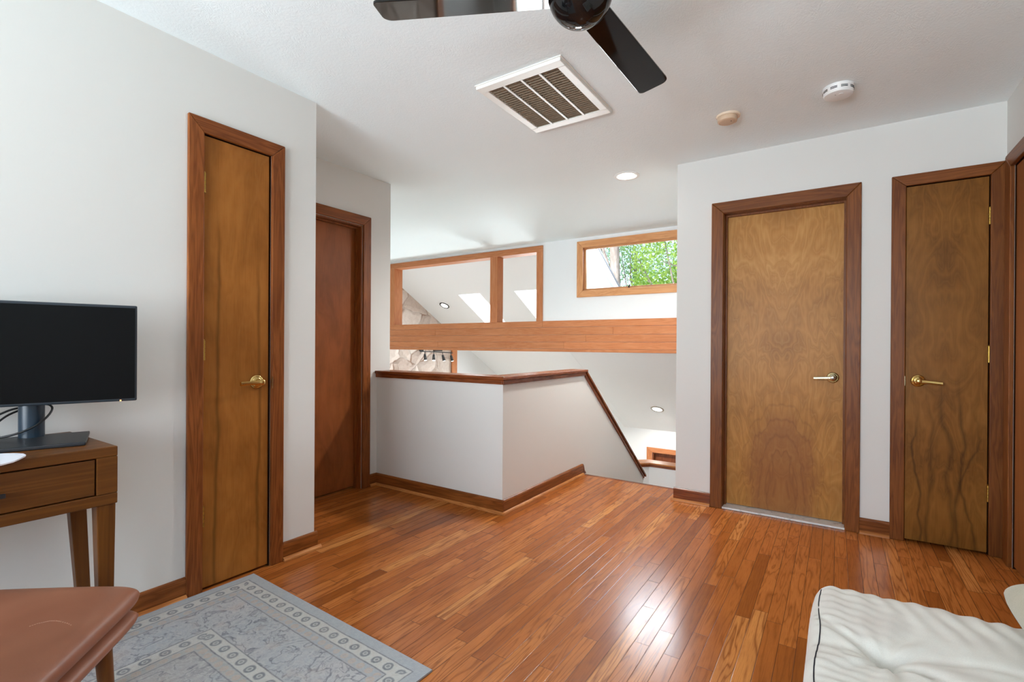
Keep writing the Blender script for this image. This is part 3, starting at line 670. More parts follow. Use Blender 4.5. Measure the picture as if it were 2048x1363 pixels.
# lower door at the foot of the stairs
d = thing('door_6', 'lower doorway top in dark orange wood beyond the landing guard', 'door', (-2.17,8.25,ZL), kind='structure')
casing(d,'x',8.25,-2.695,-1.655,-2.60,-1.75,-.598,-.68,-1,'cedar',ZL)
m = MB(); m.box(-2.60,-2.575,8.25,8.35,ZL,-.68); m.box(-1.775,-1.75,8.25,8.35,ZL,-.68); m.box(-2.575,-1.775,8.25,8.35,-.70,-.68); m.build('jamb', M['cap_z'], d)
m = MB(); m.box(-2.57,-1.78,8.31,8.345,ZL+.01,-.71); m.build('door_panel', wood('lower_door_wood',(96,46,22),(136,72,38),'z'), d)

# ------------------------------------------------------------------ baseboards with shoe moulding
def run(m, ms, p, q, nrm, h=.092, t=.014, e0=0, e1=0, s0=None, s1=None):
    """baseboard between floor points p, q on a wall face with normal nrm"""
    p, q, n = Vector((*p,0)), Vector((*q,0)), Vector((*nrm,0)); a = (q-p).normalized(); ps = p-a*(e0 if s0 is None else s0); qs = q+a*(e1 if s1 is None else s1); p = p-a*e0; q = q+a*e1
    prof = [(0,.001),(t,.001),(t,h-.012),(t*.75,h-.004),(t*.35,h),(0,h)]
    m.prism([p+n*u+Vector((0,0,z)) for u,z in prof], q-p)
    if ms is not None:
        s_ = .016; pr = [(t,.001),(t+s_,.001),(t+s_*.9,.008),(t+s_*.6,.014),(t+.001,.018)]
        ms.prism([ps+n*u+Vector((0,0,z)) for u,z in pr], qs-ps)
def baseboard(name, label, runs, mat='base', shoe='shoe', ax='y'):
    d = thing(name, label, 'baseboard', (*runs[0][0],0), kind='structure')
    for r_ in runs:
        m, ms = MB(), MB(); run(m, ms, *r_[:3], **(r_[3] if len(r_) > 3 else {}))
        axx = 'x' if abs(r_[0][0]-r_[1][0]) > abs(r_[0][1]-r_[1][1]) else 'y'
        m.build('board', M[mat+'_'+axx], d); ms.build('shoe_moulding', M[shoe+'_'+axx], d)
baseboard('baseboard_left', 'wood baseboard at the foot of the wall behind the desk', [((XL,YB),(XL,1.004),(1,0)),((XL,1.456),(XL,1.645),(1,0),dict(e1=.014,s1=.030)),((XL+.0,1.645),(XH,1.645),(0,1))])
baseboard('baseboard_hall', 'short wood baseboard between the recessed door and the half wall', [((XH,2.602),(XH,2.68),(1,0))])
baseboard('baseboard_stair', 'wood baseboard wrapping round the foot of the half wall', [((XH,2.68),(-1.847,2.68),(0,-1),dict(e1=.014,s1=.030)),((-1.847,2.68),(-1.847,3.895),(1,0),dict(e0=-.0002,s0=.0138))])
m = MB(); m.prism([(-1.847,3.895,.092),(-1.847,3.912,.075),(-1.847,3.93,.03),(-1.847,3.96,.0),(-1.847,3.895,.001)], (.0135,0,0))
m.build('stair_skirt', M['cap_y'], bpy.data.objects['baseboard_stair'])
baseboard('baseboard_right', 'dark wood baseboard between the stairs and the wide blond door', [((-.737,YR),(XC,YR),(0,-1),dict(e1=.012,s1=.028))], mat='cap')
baseboard('baseboard_doors', 'wood baseboard between the wide door and the narrow closet door', [((.262,YR),(.118,YR),(0,-1))])
baseboard('baseboard_side', 'wood baseboard along the side wall', [((XR,YB),(XR,2.63),(-1,0))])
baseboard('baseboard_back', 'wood baseboard along the wall opposite the stairwell', [((XL,YB),(XR,YB),(0,1))])
# ------------------------------------------------------------------ ceiling fittings
# return air vent
vx0, vx1, vy0, vy1 = -1.542, -1.058, 1.978, 2.582
v = thing('ceiling_vent', 'square white return air grille with dark slats on the ceiling', 'vent', (-1.3,2.28,CH))
m = MB(); zt, zb_ = CH, CH-.022; ix0, ix1, iy0, iy1 = vx0+.042, vx1-.042, vy0+.05, vy1-.055
for (a,b,c,d) in ((vx0,vx1,vy0,iy0),(vx0,vx1,iy1,vy1),(vx0,ix0,iy0,iy1),(ix1,vx1,iy0,iy1)):
    m.box(a,b,c,d,zb_,zt)
m.box(vx0-.006,vx1+.006,vy0-.006,vy1+.006,zt-.006,zt)
m.build('vent_frame', M['ventw'], v, bevel=.003)
m = MB(); m.box(ix0,ix1,iy0,iy1,zt-.0075,zt-.0065); m.build('backing', M['dark'], v)
cols = 4; bw = .011; cwid = (ix1-ix0-bw*(cols-1))/cols
for c in range(cols):
    a = ix0+c*(cwid+bw); m = MB(); n = 24
    for k in range(n):
        yc = iy0+(iy1-iy0)*(k+.5)/n
        m.obox((a+cwid/2,yc,zb_+.0085),(1,0,0),(0,.80,-.6),(0,.6,.80),cwid/2,.0066,.0006)
    m.build('louvre_panel', M['slat'], v)
    if c < cols-1:
        m = MB(); m.box(a+cwid,a+cwid+bw,iy0,iy1,zb_,zb_+.006); m.build('divider', M['ventw'], v)
for x in (-1.42,-1.18):
    m = MB(); m.box(x-.012,x+.012,vy1,vy1+.008,zb_+.004,zb_+.010); m.build('latch', M['ventw'], v)

def slots(o, c, r, z0, n, arc, mat):
    pass
# white smoke detector
s_ = thing('smoke_detector', 'white round smoke detector with dark slots, nearer the right wall', 'smoke detector', (-.003,2.995,CH))
c = (-.003,2.995,CH)
m = MB(); m.lathe([(.001,0),(.069,0),(.069,-.008),(.066,-.012),(.066,-.034),(.062,-.041),(.052,-.0445),(.001,-.046)], c, (0,0,1), 48); b = m.build('housing', M['plastic'], s_, smooth=True)
for k in range(9):
    a0 = 2*math.pi*k/9
    m = MB()
    for z in (-.017,-.0235):
        pts = [(c[0]+math.cos(a0+t)*.0662, c[1]+math.sin(a0+t)*.0662, c[2]+z) for t in [q*.46/6 for q in range(7)]]
        m.tube(pts, .0017, 6)
    m.build('slot', M['dark'], s_)
m = MB(); m.lathe([(.001,0),(.012,0),(.011,-.002),(.001,-.002)], (c[0]+.012,c[1]-.022,CH-.0455), (0,0,1), 20); m.build('button', M['plastic'], s_, smooth=True)
m = MB(); m.lathe([(.001,0),(.0025,0),(.001,-.001)], (c[0]-.012,c[1]-.026,CH-.0456), (0,0,1), 10); m.build('indicator', M['dark'], s_)
# older beige detector
s_ = thing('smoke_detector', 'small yellowed beige smoke detector between the white one and the vent', 'smoke detector', (-.527,3.02,CH)); c = (-.527,3.02,CH)
m = MB(); m.lathe([(.001,0),(.064,0),(.064,-.006),(.060,-.011),(.001,-.011)], c, (0,0,1), 40); m.build('mounting_plate', M['beige'], s_, smooth=True)
c2 = (c[0]-.004,c[1]-.004,CH-.011)
m = MB(); m.lathe([(.001,0),(.053,0),(.054,-.012),(.051,-.024),(.044,-.028),(.042,-.0265),(.034,-.029),(.001,-.030)], c2, (0,0,1), 40); m.build('housing', M['beiged'], s_, smooth=True)
m = MB(); m.lathe([(.001,0),(.004,0),(.003,-.002),(.001,-.002)], (c2[0]+.022,c2[1]-.012,c2[2]-.0285), (0,0,1), 12); m.build('indicator', M['dark'], s_)

# recessed lights
def recessed(label, c, nrm, rr, ring, inner, lamp, deep=True, group='recessed ceiling lights'):
    d = thing('recessed_light', label, 'light', c, group); n = Vector(nrm)
    m = MB()
    if deep:
        m.lathe([(.0655,.062),(.0925,.006),(.098,.0),(.0985,-.004),(.092,-.0065),(.076,-.006),(.0705,0),(.062,.055)], c, (0,0,1), 48)
        m.bm.faces.ensure_lookup_table(); bmesh.ops.delete(m.bm, geom=[f for f in m.bm.faces if len(f.verts) > 8], context='FACES')
        m.build('trim_ring', ring, d, smooth=True)
        m = MB(); m.lathe([(.0695,-.001),(.068,.006),(.056,.058),(.050,.060)], c, (0,0,1), 48)
        m.bm.faces.ensure_lookup_table(); bmesh.ops.delete(m.bm, geom=[f for f in m.bm.faces if len(f.verts) > 8], context='FACES'); m.build('reflector', inner, d, smooth=True)
        m = MB(); m.lathe([(.001,.062),(.040,.062),(.049,.03),(.050,.012),(.045,-.006),(.033,-.016),(.018,-.021),(.001,-.0225)], c, (0,0,1), 40); m.build('bulb', lamp, d, smooth=True)
    else:
        m = MB(); m.lathe([(rr*.72,.001),(rr,.0),(rr,.006),(rr*.9,.012),(rr*.76,.010),(rr*.72,.001)], c, n, 40)
        m.bm.faces.ensure_lookup_table(); bmesh.ops.delete(m.bm, geom=[f for f in m.bm.faces if len(f.verts) > 8], context='FACES'); m.build('trim_ring', ring, d, smooth=True)
        m = MB(); m.lathe([(.001,.002),(rr*.73,.002),(rr*.70,.006),(.001,.010)], c, n, 32); m.build('bulb', lamp, d, smooth=True)
    return d
recessed('lit recessed light with white ring in the flat textured ceiling', (-1.37,3.662,CH), (0,0,1), .09, M['plastic'], plain('reflector_tan',(206,188,160),.3,.3), M['bulb'])
nn = Vector((0,-SL,-1)).normalized()
recessed('small recessed light with dark ring on the far sloping ceiling by the stone', (-6.763,7.666,gz(7.666)), nn, .105, M['mblack'], None, M['bulbs'], False)
nf = Vector((0,-.575,-1)).normalized()
recessed('bright recessed light on the low sloping ceiling above the stairs', (-2.28,7.456,fz(7.456)), nf, .10, plain('light_ring_metal',(170,165,155),.35,.6), None, M['bulb'], False)

# ceiling fan
FX, FY = -.671, 1.383
f = thing('ceiling_fan', 'glossy black three blade ceiling fan with a round hub', 'fan', (FX,FY,CH))
m = MB(); m.lathe([(.001,0),(.068,0),(.066,-.02),(.040,-.045),(.014,-.05),(.001,-.05)], (FX,FY,CH), (0,0,1), 32); m.build('ceiling_canopy', M['black'], f, smooth=True)
m = MB(); m.tube([(FX,FY,CH-.04),(FX,FY,2.30)], .0115, 16); m.build('downrod', M['black'], f, smooth=True)
zc, rb = 2.214, .101
prof = [(.001,rb)]+[(rb*math.cos(R(a)), rb*math.sin(R(a))) for a in range(80,-31,-10)]
m = MB(); m.lathe(prof+[(.001,rb*math.sin(R(-30)))], (FX,FY,zc), (0,0,1), 48); m.build('motor_housing', M['black'], f, smooth=True)
prof = [(rb*1.0*math.cos(R(a)), rb*math.sin(R(a))) for a in range(-30,-90,-6)]+[(.001,-rb)]
m = MB(); m.lathe(prof, (FX,FY,zc), (0,0,1), 48); m.build('hub_cap', plain('hub_glass',(16,16,17),.03,.0,spec=.45), f, smooth=True)
for k in range(3):
    a = R(87.5+120*k); d = Vector((math.cos(a),math.sin(a),0)); l = Vector((-d.y,d.x,0)); up = Vector((0,0,1))
    pit = R(10); lw = l*math.cos(pit)-up*math.sin(pit); nn_ = d.cross(lw)
    prof = []; L0, L1, w0, w1 = .06, .648, .050, .062
    N = 10
    pts = [(L0,-w0),(L1-.03,-w1)]+[(L1-.03+.03*math.sin(R(t)), -w1+.03-.03*math.cos(R(t))) for t in range(15,91,15)]
    pts += [(L1-.02+.02*math.cos(R(t)), w1-.02+.02*math.sin(R(t))) for t in range(0,91,15)]+[(L0,w0)]
    m = MB(); b0 = Vector((FX,FY,2.200))
    m.prism([b0+d*p+lw*q-nn_*.004 for p,q in pts], nn_*.008); m.build('blade', M['blackfan'], f, bevel=.0015)

# track light in the great room
tl = thing('track_light', 'black four head track light hanging in front of the stone wall', 'light', (-7.379,7.62,1.025))
q0, q1 = Vector((-6.9,7.186,.985)), Vector((-6.9,8.088,.945))
m = MB(); m.obox((q0+q1)/2, q1-q0, (1,0,0), (0,0,1), (q1-q0).length/2, .014, .009); m.build('track_bar', M['mblack'], tl)
m = MB(); m.tube([(-7.379,7.62,1.025),(-6.9,7.62,1.025)], .012, 10); m.lathe([(.001,0),(.06,0),(.06,.03),(.001,.03)], (-7.379,7.62,1.025), (1,0,0), 24); m.obox((-6.9,7.62,1.005),(0,1,0),(1,0,0),(0,0,1),.11,.03,.022); m.build('mount', M['mblack'], tl)
for k,t_ in enumerate((.06,.35,.65,.95)):
    b = q0.lerp(q1,t_); ax = Vector((.25,[-.1,-.28,.12,.05][k],-1)).normalized()
    m = MB(); m.tube([b,b+Vector((0,0,-.07))], .007, 8); s0 = b+Vector((0,0,-.055)); m.lathe([(.001,0),(.022,0),(.027,.05),(.032,.11),(.032,.125),(.001,.118)], s0, ax, 20); h = m.build('spotlight', M['mblack'], tl, smooth=True)
    m = MB(); m.lathe([(.001,.119),(.026,.119),(.026,.128),(.001,.130)], s0, ax, 16); m.build('lamp', M['bulbs'], h, smooth=True)

# ------------------------------------------------------------------ rug
ra = math.atan2(-.039,1.198); RX, RY = .6, .9
cx = Vector((-2.349,1.29)); dx = Vector((math.cos(ra),math.sin(ra))); dy = Vector((dx.y,-dx.x))
rc = cx+dx*RX+dy*RY
bm = MB()
nx, ny = 24, 36
gr = [[bm.bm.verts.new((rc.x+dx.x*u-(-dy.x)*w*1.0, rc.y+dx.y*u+dy.y*w, .0075)) for w in [RY*(2*j/ny-1) for j in range(ny+1)]] for u in [RX*(2*i/nx-1) for i in range(nx+1)]]
for i in range(nx):
    for j in range(ny): bm.face([gr[i][j],gr[i+1][j],gr[i+1][j+1],gr[i][j+1]])
ge = bmesh.ops.extrude_face_region(bm.bm, geom=bm.bm.faces[:])
for vv in ge['geom']:
    if isinstance(vv, bmesh.types.BMVert): vv.co.z = .0006
rug = bm.build('area_rug', rug_mat(RX,RY))
# put the rug's local axes along its edges so the woven pattern follows them
o = rug; ctr = Vector((rc.x,rc.y,0)); rot = Matrix.Rotation(ra,4,'Z')
mw = Matrix.Translation(Vector((ctr.x,ctr.y,0)))@rot
for vtx in o.data.vertices: vtx.co = mw.inverted()@(vtx.co+ORG[o.name])
o.matrix_basis = mw
tag(rug, 'faded blue grey oriental rug with bordered pattern on the oak floor', 'rug')

# ------------------------------------------------------------------ desk, monitor and paper
dk = thing('desk', 'narrow walnut brown desk with a drawer, against the left wall', 'desk', (-2.14,.15,.0075))
dx0, dx1, dy0, dy1, dz0, dz1 = -2.372, -1.918, -.42, .612, .608, .79
m = MB()
m.box(dx0,dx1,dy0,dy1,dz1-.031,dz1); m.box(dx0,dx1,dy0,dy1,dz0,dz0+.034)
m.box(dx0,dx1,dy1-.054,dy1,dz0+.034,dz1-.031); m.box(dx0,dx1,dy0,dy0+.054,dz0+.034,dz1-.031); m.box(dx0,dx1,.068,.098,dz0+.034,dz1-.031); m.box(dx0,dx0+.015,dy0,dy1,dz0+.034,dz1-.031)
m.build('case', M['desk_y'], dk, bevel=.003)
m = MB(); m.box(dx0+.02,dx1-.03,dy0+.056,dy1-.056,dz0+.036,dz1-.033); m.build('inside', M['dark'], dk)
for (a,b) in ((.1015,dy1-.0575),(dy0+.0575,.0645)):
    m = MB(); m.box(dx1-.025,dx1-.002,a,b,dz0+.0375,dz1-.0345); dw = m.build('drawer', M['desk_y'], dk, bevel=.002)
    c_ = (a+b)/2 if a < 0 else .288
    m = MB(); m.box(dx1+.018,dx1+.026,c_-.065,c_+.065,.693,.705); m.box(dx1-.002,dx1+.018,c_-.055,c_-.047,.696,.702); m.box(dx1-.002,dx1+.018,c_+.047,c_+.055,.696,.702); m.build('handle', M['mblack'], dw, bevel=.001)
def leg(x0,x1,ya,yb,xo,yo,tp,zt):
    m = MB(); m.hexa([(x0+xo+tp,ya+yo+tp,.0075),(x1+xo-tp,ya+yo+tp,.0075),(x1+xo-tp,yb+yo-tp,.0075),(x0+xo+tp,yb+yo-tp,.0075),(x0,ya,zt),(x1,ya,zt),(x1,yb,zt),(x0,yb,zt)])
    m.build('leg', M['desk_z'], dk, bevel=.003)
leg(-1.972,-1.924,.560,.609,.008,.004,.010,dz0)
leg(-2.232,-2.188,.560,.607,.0,.035,.008,dz0)
leg(-1.972,-1.924,-.417,-.368,.008,-.004,.010,dz0)
leg(-2.232,-2.188,-.415,-.368,.0,-.035,.008,dz0)

mo = thing('monitor', 'black flat computer monitor standing on the desk', 'monitor', (-2.25,.45,dz1))
n = Vector((.951,-.309,0)).normalized(); t = Vector((-n.y,n.x,0)); up = Vector((0,0,1))
N0 = Vector((-2.235,.485,0)); SC = N0+n*.05-t*.005; sz0, sz1, hw = .9125, 1.253, .275
cc = SC+up*((sz0+sz1)/2)
m = MB(); m.obox(cc-n*.014, t, up, n, hw, (sz1-sz0)/2, .0135); m.obox(cc-n*.034-up*.03, t, up, n, hw*.6, .10, .012); bz = m.build('housing', M['mon'], mo, bevel=.004)
m = MB(); m.obox(cc+n*.0002, t, up, n, hw-.006, (sz1-sz0)/2-.009, .0008); m.build('screen', M['screen'], mo)
m = MB(); m.obox(SC+up*.9155+t*.229+n*.001, t, up, n, .0022,.0022,.001); m.build('power_light', M['led'], mo)
nb = Vector((-2.262,.483,0))+t*.0
m = MB(); m.lathe([(.001,0),(.033,0),(.033,.20),(.001,.20)], nb+up*.802, (0,0,1), 28); 
m.build('neck', M['monneck'], mo, smooth=True)
br = Vector((-2.245,.633,0)); W_ = .36; bc = br+n*.125-t*W_/2
m = MB(); m.obox(bc+up*(dz1+.006), t, n, up, W_/2, .125, .006); m.build('foot', plain('monitor_base',(30,32,36),.45), mo, bevel=.003)
# cables
for lab, pts in (('black cable looped round the monitor neck', [(-2.32,.40,.87),(-2.31,.44,.892),(-2.30,.475,.90),(-2.283,.522,.906),(-2.262,.535,.893),(-2.232,.515,.868),(-2.215,.480,.842),(-2.225,.44,.822),(-2.25,.40,.811),(-2.28,.36,.810)]),
                 ('black cable arching behind the monitor to the desk', [(-2.33,.20,.95),(-2.33,.30,.905),(-2.325,.36,.855),(-2.32,.39,.815),(-2.30,.40,.8065)]),
                 ('black cable hanging under the monitor edge', [(-2.30,.36,.8075),(-2.32,.40,.84),(-2.325,.44,.875),(-2.33,.50,.90),(-2.30,.545,.925),(-2.28,.55,.96)])):
    P_ = [Vector(p) for p in pts]; sm = []
    for i in range(len(P_)-1):
        p0,p1,p2,p3 = P_[max(i-1,0)],P_[i],P_[i+1],P_[min(i+2,len(P_)-1)]
        for k in range(6):
            u = k/6; sm.append(.5*((2*p1)+(p2-p0)*u+(2*p0-5*p1+4*p2-p3)*u*u+(3*p1-p0-3*p2+p3)*u**3))
    sm.append(P_[-1]); m = MB(); m.tube(sm, .0034, 8); tag(m.build('cable', M['mblack'], smooth=True, autosm=False), lab, 'cable', 'cables behind the monitor')
# white rounded sheet on the desk front
T_ = NT('printed_paper'); px_,py_,pz_ = T_.xyz(T_.obj())
nz = T_.noise(T_.obj(), 22, 3, .6); T_.bsdf(T_.mix(T_.fac(nz,.6,.7,0,.7), lin((232,232,240)), lin((120,160,200))), .5)
m = MB(); A_ = Vector((-1.93,.400,.798)); ring0, ring1 = [], []
ol = [(-1.936,.402),(-1.925,.398),(-1.885,.379),(-1.845,.358),(-1.815,.33),(-1.80,.29),(-1.81,.24),(-1.85,.19),(-1.91,.165),(-1.97,.18),(-2.015,.22),(-2.032,.27),(-2.035,.32),(-2.022,.362),(-1.995,.388),(-1.965,.402)]
zf = lambda x,y: dz1+.0035+max(0,(x+1.90))*.05
a_ = [m.bm.verts.new((x,y,zf(x,y))) for x,y in ol]; b_ = [m.bm.verts.new((x,y,zf(x,y)+.004)) for x,y in ol]
ca, cb = m.bm.verts.new((-1.92,.28,dz1+.0005)), m.bm.verts.new((-1.92,.28,dz1+.004))
for i in range(len(ol)):
    j = (i+1)%len(ol); m.face([a_[j],a_[i],ca]); m.face([b_[i],b_[j],cb]); m.face([a_[i],a_[j],b_[j],b_[i]])
tag(m.build('paper_tray', T_.m), 'white rounded dish overhanging the desk front below the monitor', 'dish')

# ------------------------------------------------------------------ soft pads
def pad(name, P0, e1, e2, z0, z1, mat, parent=None, p=8, q=3, nu=48, nv=48, fn=None, warp=None, crown=0):
    """closed cushion on the parallelogram P0, P0+e1, P0+e1+e2, P0+e2"""
    m = MB(); P0, e1, e2 = Vector((*P0,0)), Vector((*e1,0)), Vector((*e2,0)); zm, hh = (z0+z1)/2, (z1-z0)/2
    def pos(i,j,top):
        u, v = -math.cos(math.pi*i/nu), -math.cos(math.pi*j/nv)
        u = .35*(2*i/nu-1)+.65*u; v = .35*(2*j/nv-1)+.65*v
        # round the corners a little
        k = 1-.045*(abs(u)**7)*(abs(v)**7); uu, vv = u*k, v*k
        h = max(0,(1-abs(u)**p))*max(0,(1-abs(v)**p)); h = h**(1/q)
        b = P0+e1*(uu+1)/2+e2*(vv+1)/2
        z = zm+(hh*h if top else -hh*h)+(crown*(1-u*u)*(1-v*v) if top else 0)
        if top and fn: z += fn(b.x,b.y)*h
        if warp: z += warp(b.x,b.y)
        return (b.x,b.y,z)
    T = [[m.bm.verts.new(pos(i,j,True)) for j in range(nv+1)] for i in range(nu+1)]
    B = [[T[i][j] if i in (0,nu) or j in (0,nv) else m.bm.verts.new(pos(i,j,False)) for j in range(nv+1)] for i in range(nu+1)]
    for i in range(nu):
        for j in range(nv):
            m.face([T[i][j],T[i+1][j],T[i+1][j+1],T[i][j+1]]); m.face([B[i][j+1],B[i+1][j+1],B[i+1][j],B[i][j]])
    return m.build(name, mat, parent, smooth=True, autosm=False)

from mathutils.bvhtree import BVHTree
# chair, cut off at the lower left
ch = thing('chair', 'brown leather chair with layered seat, at the lower left corner', 'chair', (-1.63,.25,.0075))
T0 = Vector((-1.612,.580)); e1 = Vector((-.82,-.58))*.47; e2 = Vector((.72,-.69))*.50
cw = lambda x,y: -.10*max(0,((Vector((x,y))-T0).dot(e1.normalized())-.05))**1.5*.35+.0
fs = lambda x,y: -.020*math.exp(-(((Vector((x,y))-T0-e1*.52-e2*.62).length)/.13)**2)
pad('seat', T0, e1, e2, .392, .455, M['leather'], ch, p=9, q=2.4, fn=fs, warp=cw, crown=.006)
T1 = T0+Vector((.008,-.005))
pad('seat_shell', T1, e1*1.02, e2*1.03, .345, .395, M['leather'], ch, p=9, q=2.2, warp=cw)
stp = []; sp = [Vector(q) for q in [(-1.583, 0.337),(-1.58, 0.349),(-1.573, 0.359),(-1.566, 0.368),(-1.553, 0.376),(-1.539, 0.381),(-1.517, 0.387),(-1.493, 0.391)]]
for q0_,q1_ in zip(sp,sp[1:]):
    for k in range(3): stp.append((q0_.lerp(q1_,k/3),(q1_-q0_).normalized()))
seat_o = bpy.data.objects['seat']; bvs = BVHTree.FromPolygons([v.co+ORG[seat_o.name] for v in seat_o.data.vertices],[p.vertices[:] for p in seat_o.data.polygons])
m = MB()
for p,td in stp:
    hh_ = bvs.ray_cast(Vector((p.x,p.y,1)),Vector((0,0,-1)))[0]
    if hh_: m.obox(hh_,(td.x,td.y,0),(-td.y,td.x,0),(0,0,1),.0014,.0007,.0006)
m.build('stitching', M['thread'], bpy.data.objects['seat'])
for (a,b) in ((.16,.16),(.84,.16),(.16,.84),(.84,.84)):
    p = T0+e1*a+e2*b; c0 = T0+e1*.5+e2*.5; o_ = (p-c0)*.12
    m = MB(); m.tube([(p.x+o_.x,p.y+o_.y,.0115),(p.x,p.y,.365)], [.013,.021], 14); m.build('leg', M['desk_z'], ch, smooth=True)
# backrest on the far side of e2, out of the photo
pb = T0+e2*1.0; pe = pb+e1; dirb = (pe-pb).normalized(); nb2 = Vector((e2.x,e2.y)).normalized()
m = MB()
rows_ = []
for i in range(9):
    zz = .42+i*.045; back = .01+.012*i+.002*i*i*.3; r_ = []
    for j in range(11):
        s = j/10; curve = -.05*(1-(2*s-1)**2)*-1
        wv_ = .5-.5*.90*(1-.12*(i/8)**2); 
        q = pb+(pe-pb)*(.06+.88*s)+nb2*(back+curve*.6); r_.append((Vector((q.x,q.y,zz)), s))
    rows_.append(r_)
F_ = [[m.bm.verts.new(p) for p,s in r_] for r_ in rows_]; K_ = [[m.bm.verts.new(p+Vector((nb2.x,nb2.y,0))*.035) for p,s in r_] for r_ in rows_]
for i in range(8):
    for j in range(10):
        m.face([F_[i][j],F_[i][j+1],F_[i+1][j+1],F_[i+1][j]]); m.face([K_[i][j+1],K_[i][j],K_[i+1][j],K_[i+1][j+1]])
for j in range(10): m.face([F_[0][j+1],F_[0][j],K_[0][j],K_[0][j+1]]); m.face([F_[8][j],F_[8][j+1],K_[8][j+1],K_[8][j]])
for i in range(8): m.face([F_[i][0],F_[i+1][0],K_[i+1][0],K_[i][0]]); m.face([F_[i+1][10],F_[i][10],K_[i][10],K_[i+1][10]])
m.build('backrest', M['leather'], ch, smooth=True, autosm=False, bevel=.008)

# daybed with tufted white mattress
db = thing('daybed', 'low daybed with a white button tufted mattress, at the lower right corner', 'daybed', (.33,1.34,0))
mx0, mx1, my0, my1 = -.066, .735, .78, 1.935
btn = [(.103,1.514),(.565,1.514),(.103,1.10),(.565,1.10)]
def wr(x, y):
    z = 0
    for bx, by in btn:
        r = math.hypot(x-bx,y-by); a = math.atan2(y-by,x-bx)
        z -= .020*math.exp(-(r/.045)**2)+.010*math.exp(-(r/.14)**2)
        z += (.0036*math.cos(7*a+2.2*mnoise.noise((x*4,y*4,1)))+.002*math.cos(13*a+1.3+3*mnoise.noise((x*3,y*3,7))))*math.exp(-((r-.10)/.11)**2)
    # long folds pulled between buttons and corners
    def fold(ax,ay,bx,by,w,d):
        A, B, p = Vector((ax,ay)), Vector((bx,by)), Vector((x,y)); ab = B-A; t = max(0,min(1,(p-A).dot(ab)/ab.length_squared)); c = A+ab*t+Vector((-ab.y,ab.x))*.16*math.sin(math.pi*t)
        return -d*math.exp(-((p-c).length/w)**2)*(1-.55*t)
    z += fold(.103,1.514,-.06,1.90,.014,.012)+fold(.103,1.514,.565,1.514,.016,.008)+fold(.103,1.514,.30,1.30,.016,.008)+fold(.103,1.514,.103,1.10,.014,.006)+fold(.103,1.514,-.06,1.78,.018,.006)
    # small gathers along the back edge and the left edge
    e = math.exp(-((my1-y-.05)/.20)**2); ph = x*105-(my1-y)*26+5*mnoise.noise((x*5,y*5,3))
    z += e*.0040*math.sin(ph)*(.4+.6*max(0,mnoise.noise((x*8,y*5,9))+.5))
    e = math.exp(-((x-mx0-.03)/.13)**2); ph = y*150+(x-mx0)*55+4*mnoise.noise((x*5,y*5,5)); z += e*.0026*math.sin(ph)*(.4+.6*max(0,mnoise.noise((x*5,y*9,13))+.5))
    z += .004*mnoise.noise((x*7,y*7,2))+.002*mnoise.noise((x*19,y*15,4))
    return z
mat_o = pad('mattress', (mx0,my0), (mx1-mx0,0), (0,my1-my0), .165, .36, M['mattress'], db, p=16, q=3.2, nu=170, nv=210, fn=wr, crown=.012)
def mtop(x,y):
    u = (x-mx0)/(mx1-mx0)*2-1; v_ = (y-my0)/(my1-my0)*2-1
    h = (max(0,1-abs(u)**16)*max(0,1-abs(v_)**16))**(1/3.2)
    return .2625+.0975*h+.012*(1-u*u)*(1-v_*v_)+wr(x,y)*h
for bx,by in btn:
    z = mtop(bx,by); m = MB(); m.lathe([(.001,-.004),(.016,-.004),(.0185,.002),(.015,.007),(.008,.0095),(.001,.010)], (bx,by,z), (0,0,1), 24); m.build('button', M['mattress'], db, smooth=True)
bv = BVHTree.FromPolygons([v.co+ORG[mat_o.name] for v in mat_o.data.vertices], [p.vertices[:] for p in mat_o.data.polygons])
def mtop(x,y):
    h = bv.ray_cast(Vector((x,y,1)), Vector((0,0,-1)))[0]
    return h.z if h else .36
for ys in ([1.865-.01*q for q in range(14)],[1.722-.01*q for q in range(82)]):
    pts = []
    for y in ys:
        x = mx0+.028+.004*math.sin(y*17); pts.append((x,y,mtop(x,y)+.0012))
    n_ = len(pts); rr = [.0008]+[.0016]*(n_-2)+[.0008]; m = MB(); m.tube(pts, rr, 8); m.build('piping', M['navy'], db, smooth=True, autosm=False)
m = MB(); m.box(mx0+.04,mx1-.01,my0+.04,my1-.04,.10,.165); m.build('platform', M['desk_y'], db, bevel=.004)
for x in (mx0+.06,mx1-.10):
    for y in (my0+.06,my1-.12): m = MB(); m.box(x,x+.06,y,y+.06,0,.10); m.build('leg', M['desk_z'], db, bevel=.003)
# pillow lying on it
pl = pad('throw_pillow', (.388,1.50), (.335,.02), (-.002,.415), .377, .50, M['pillow'], p=5, q=1.9, nu=44, nv=44, fn=lambda x,y: .006*mnoise.noise((x*14,y*14,0)))
tag(pl, 'oatmeal coloured cushion lying on the white mattress by the right edge', 'cushion')

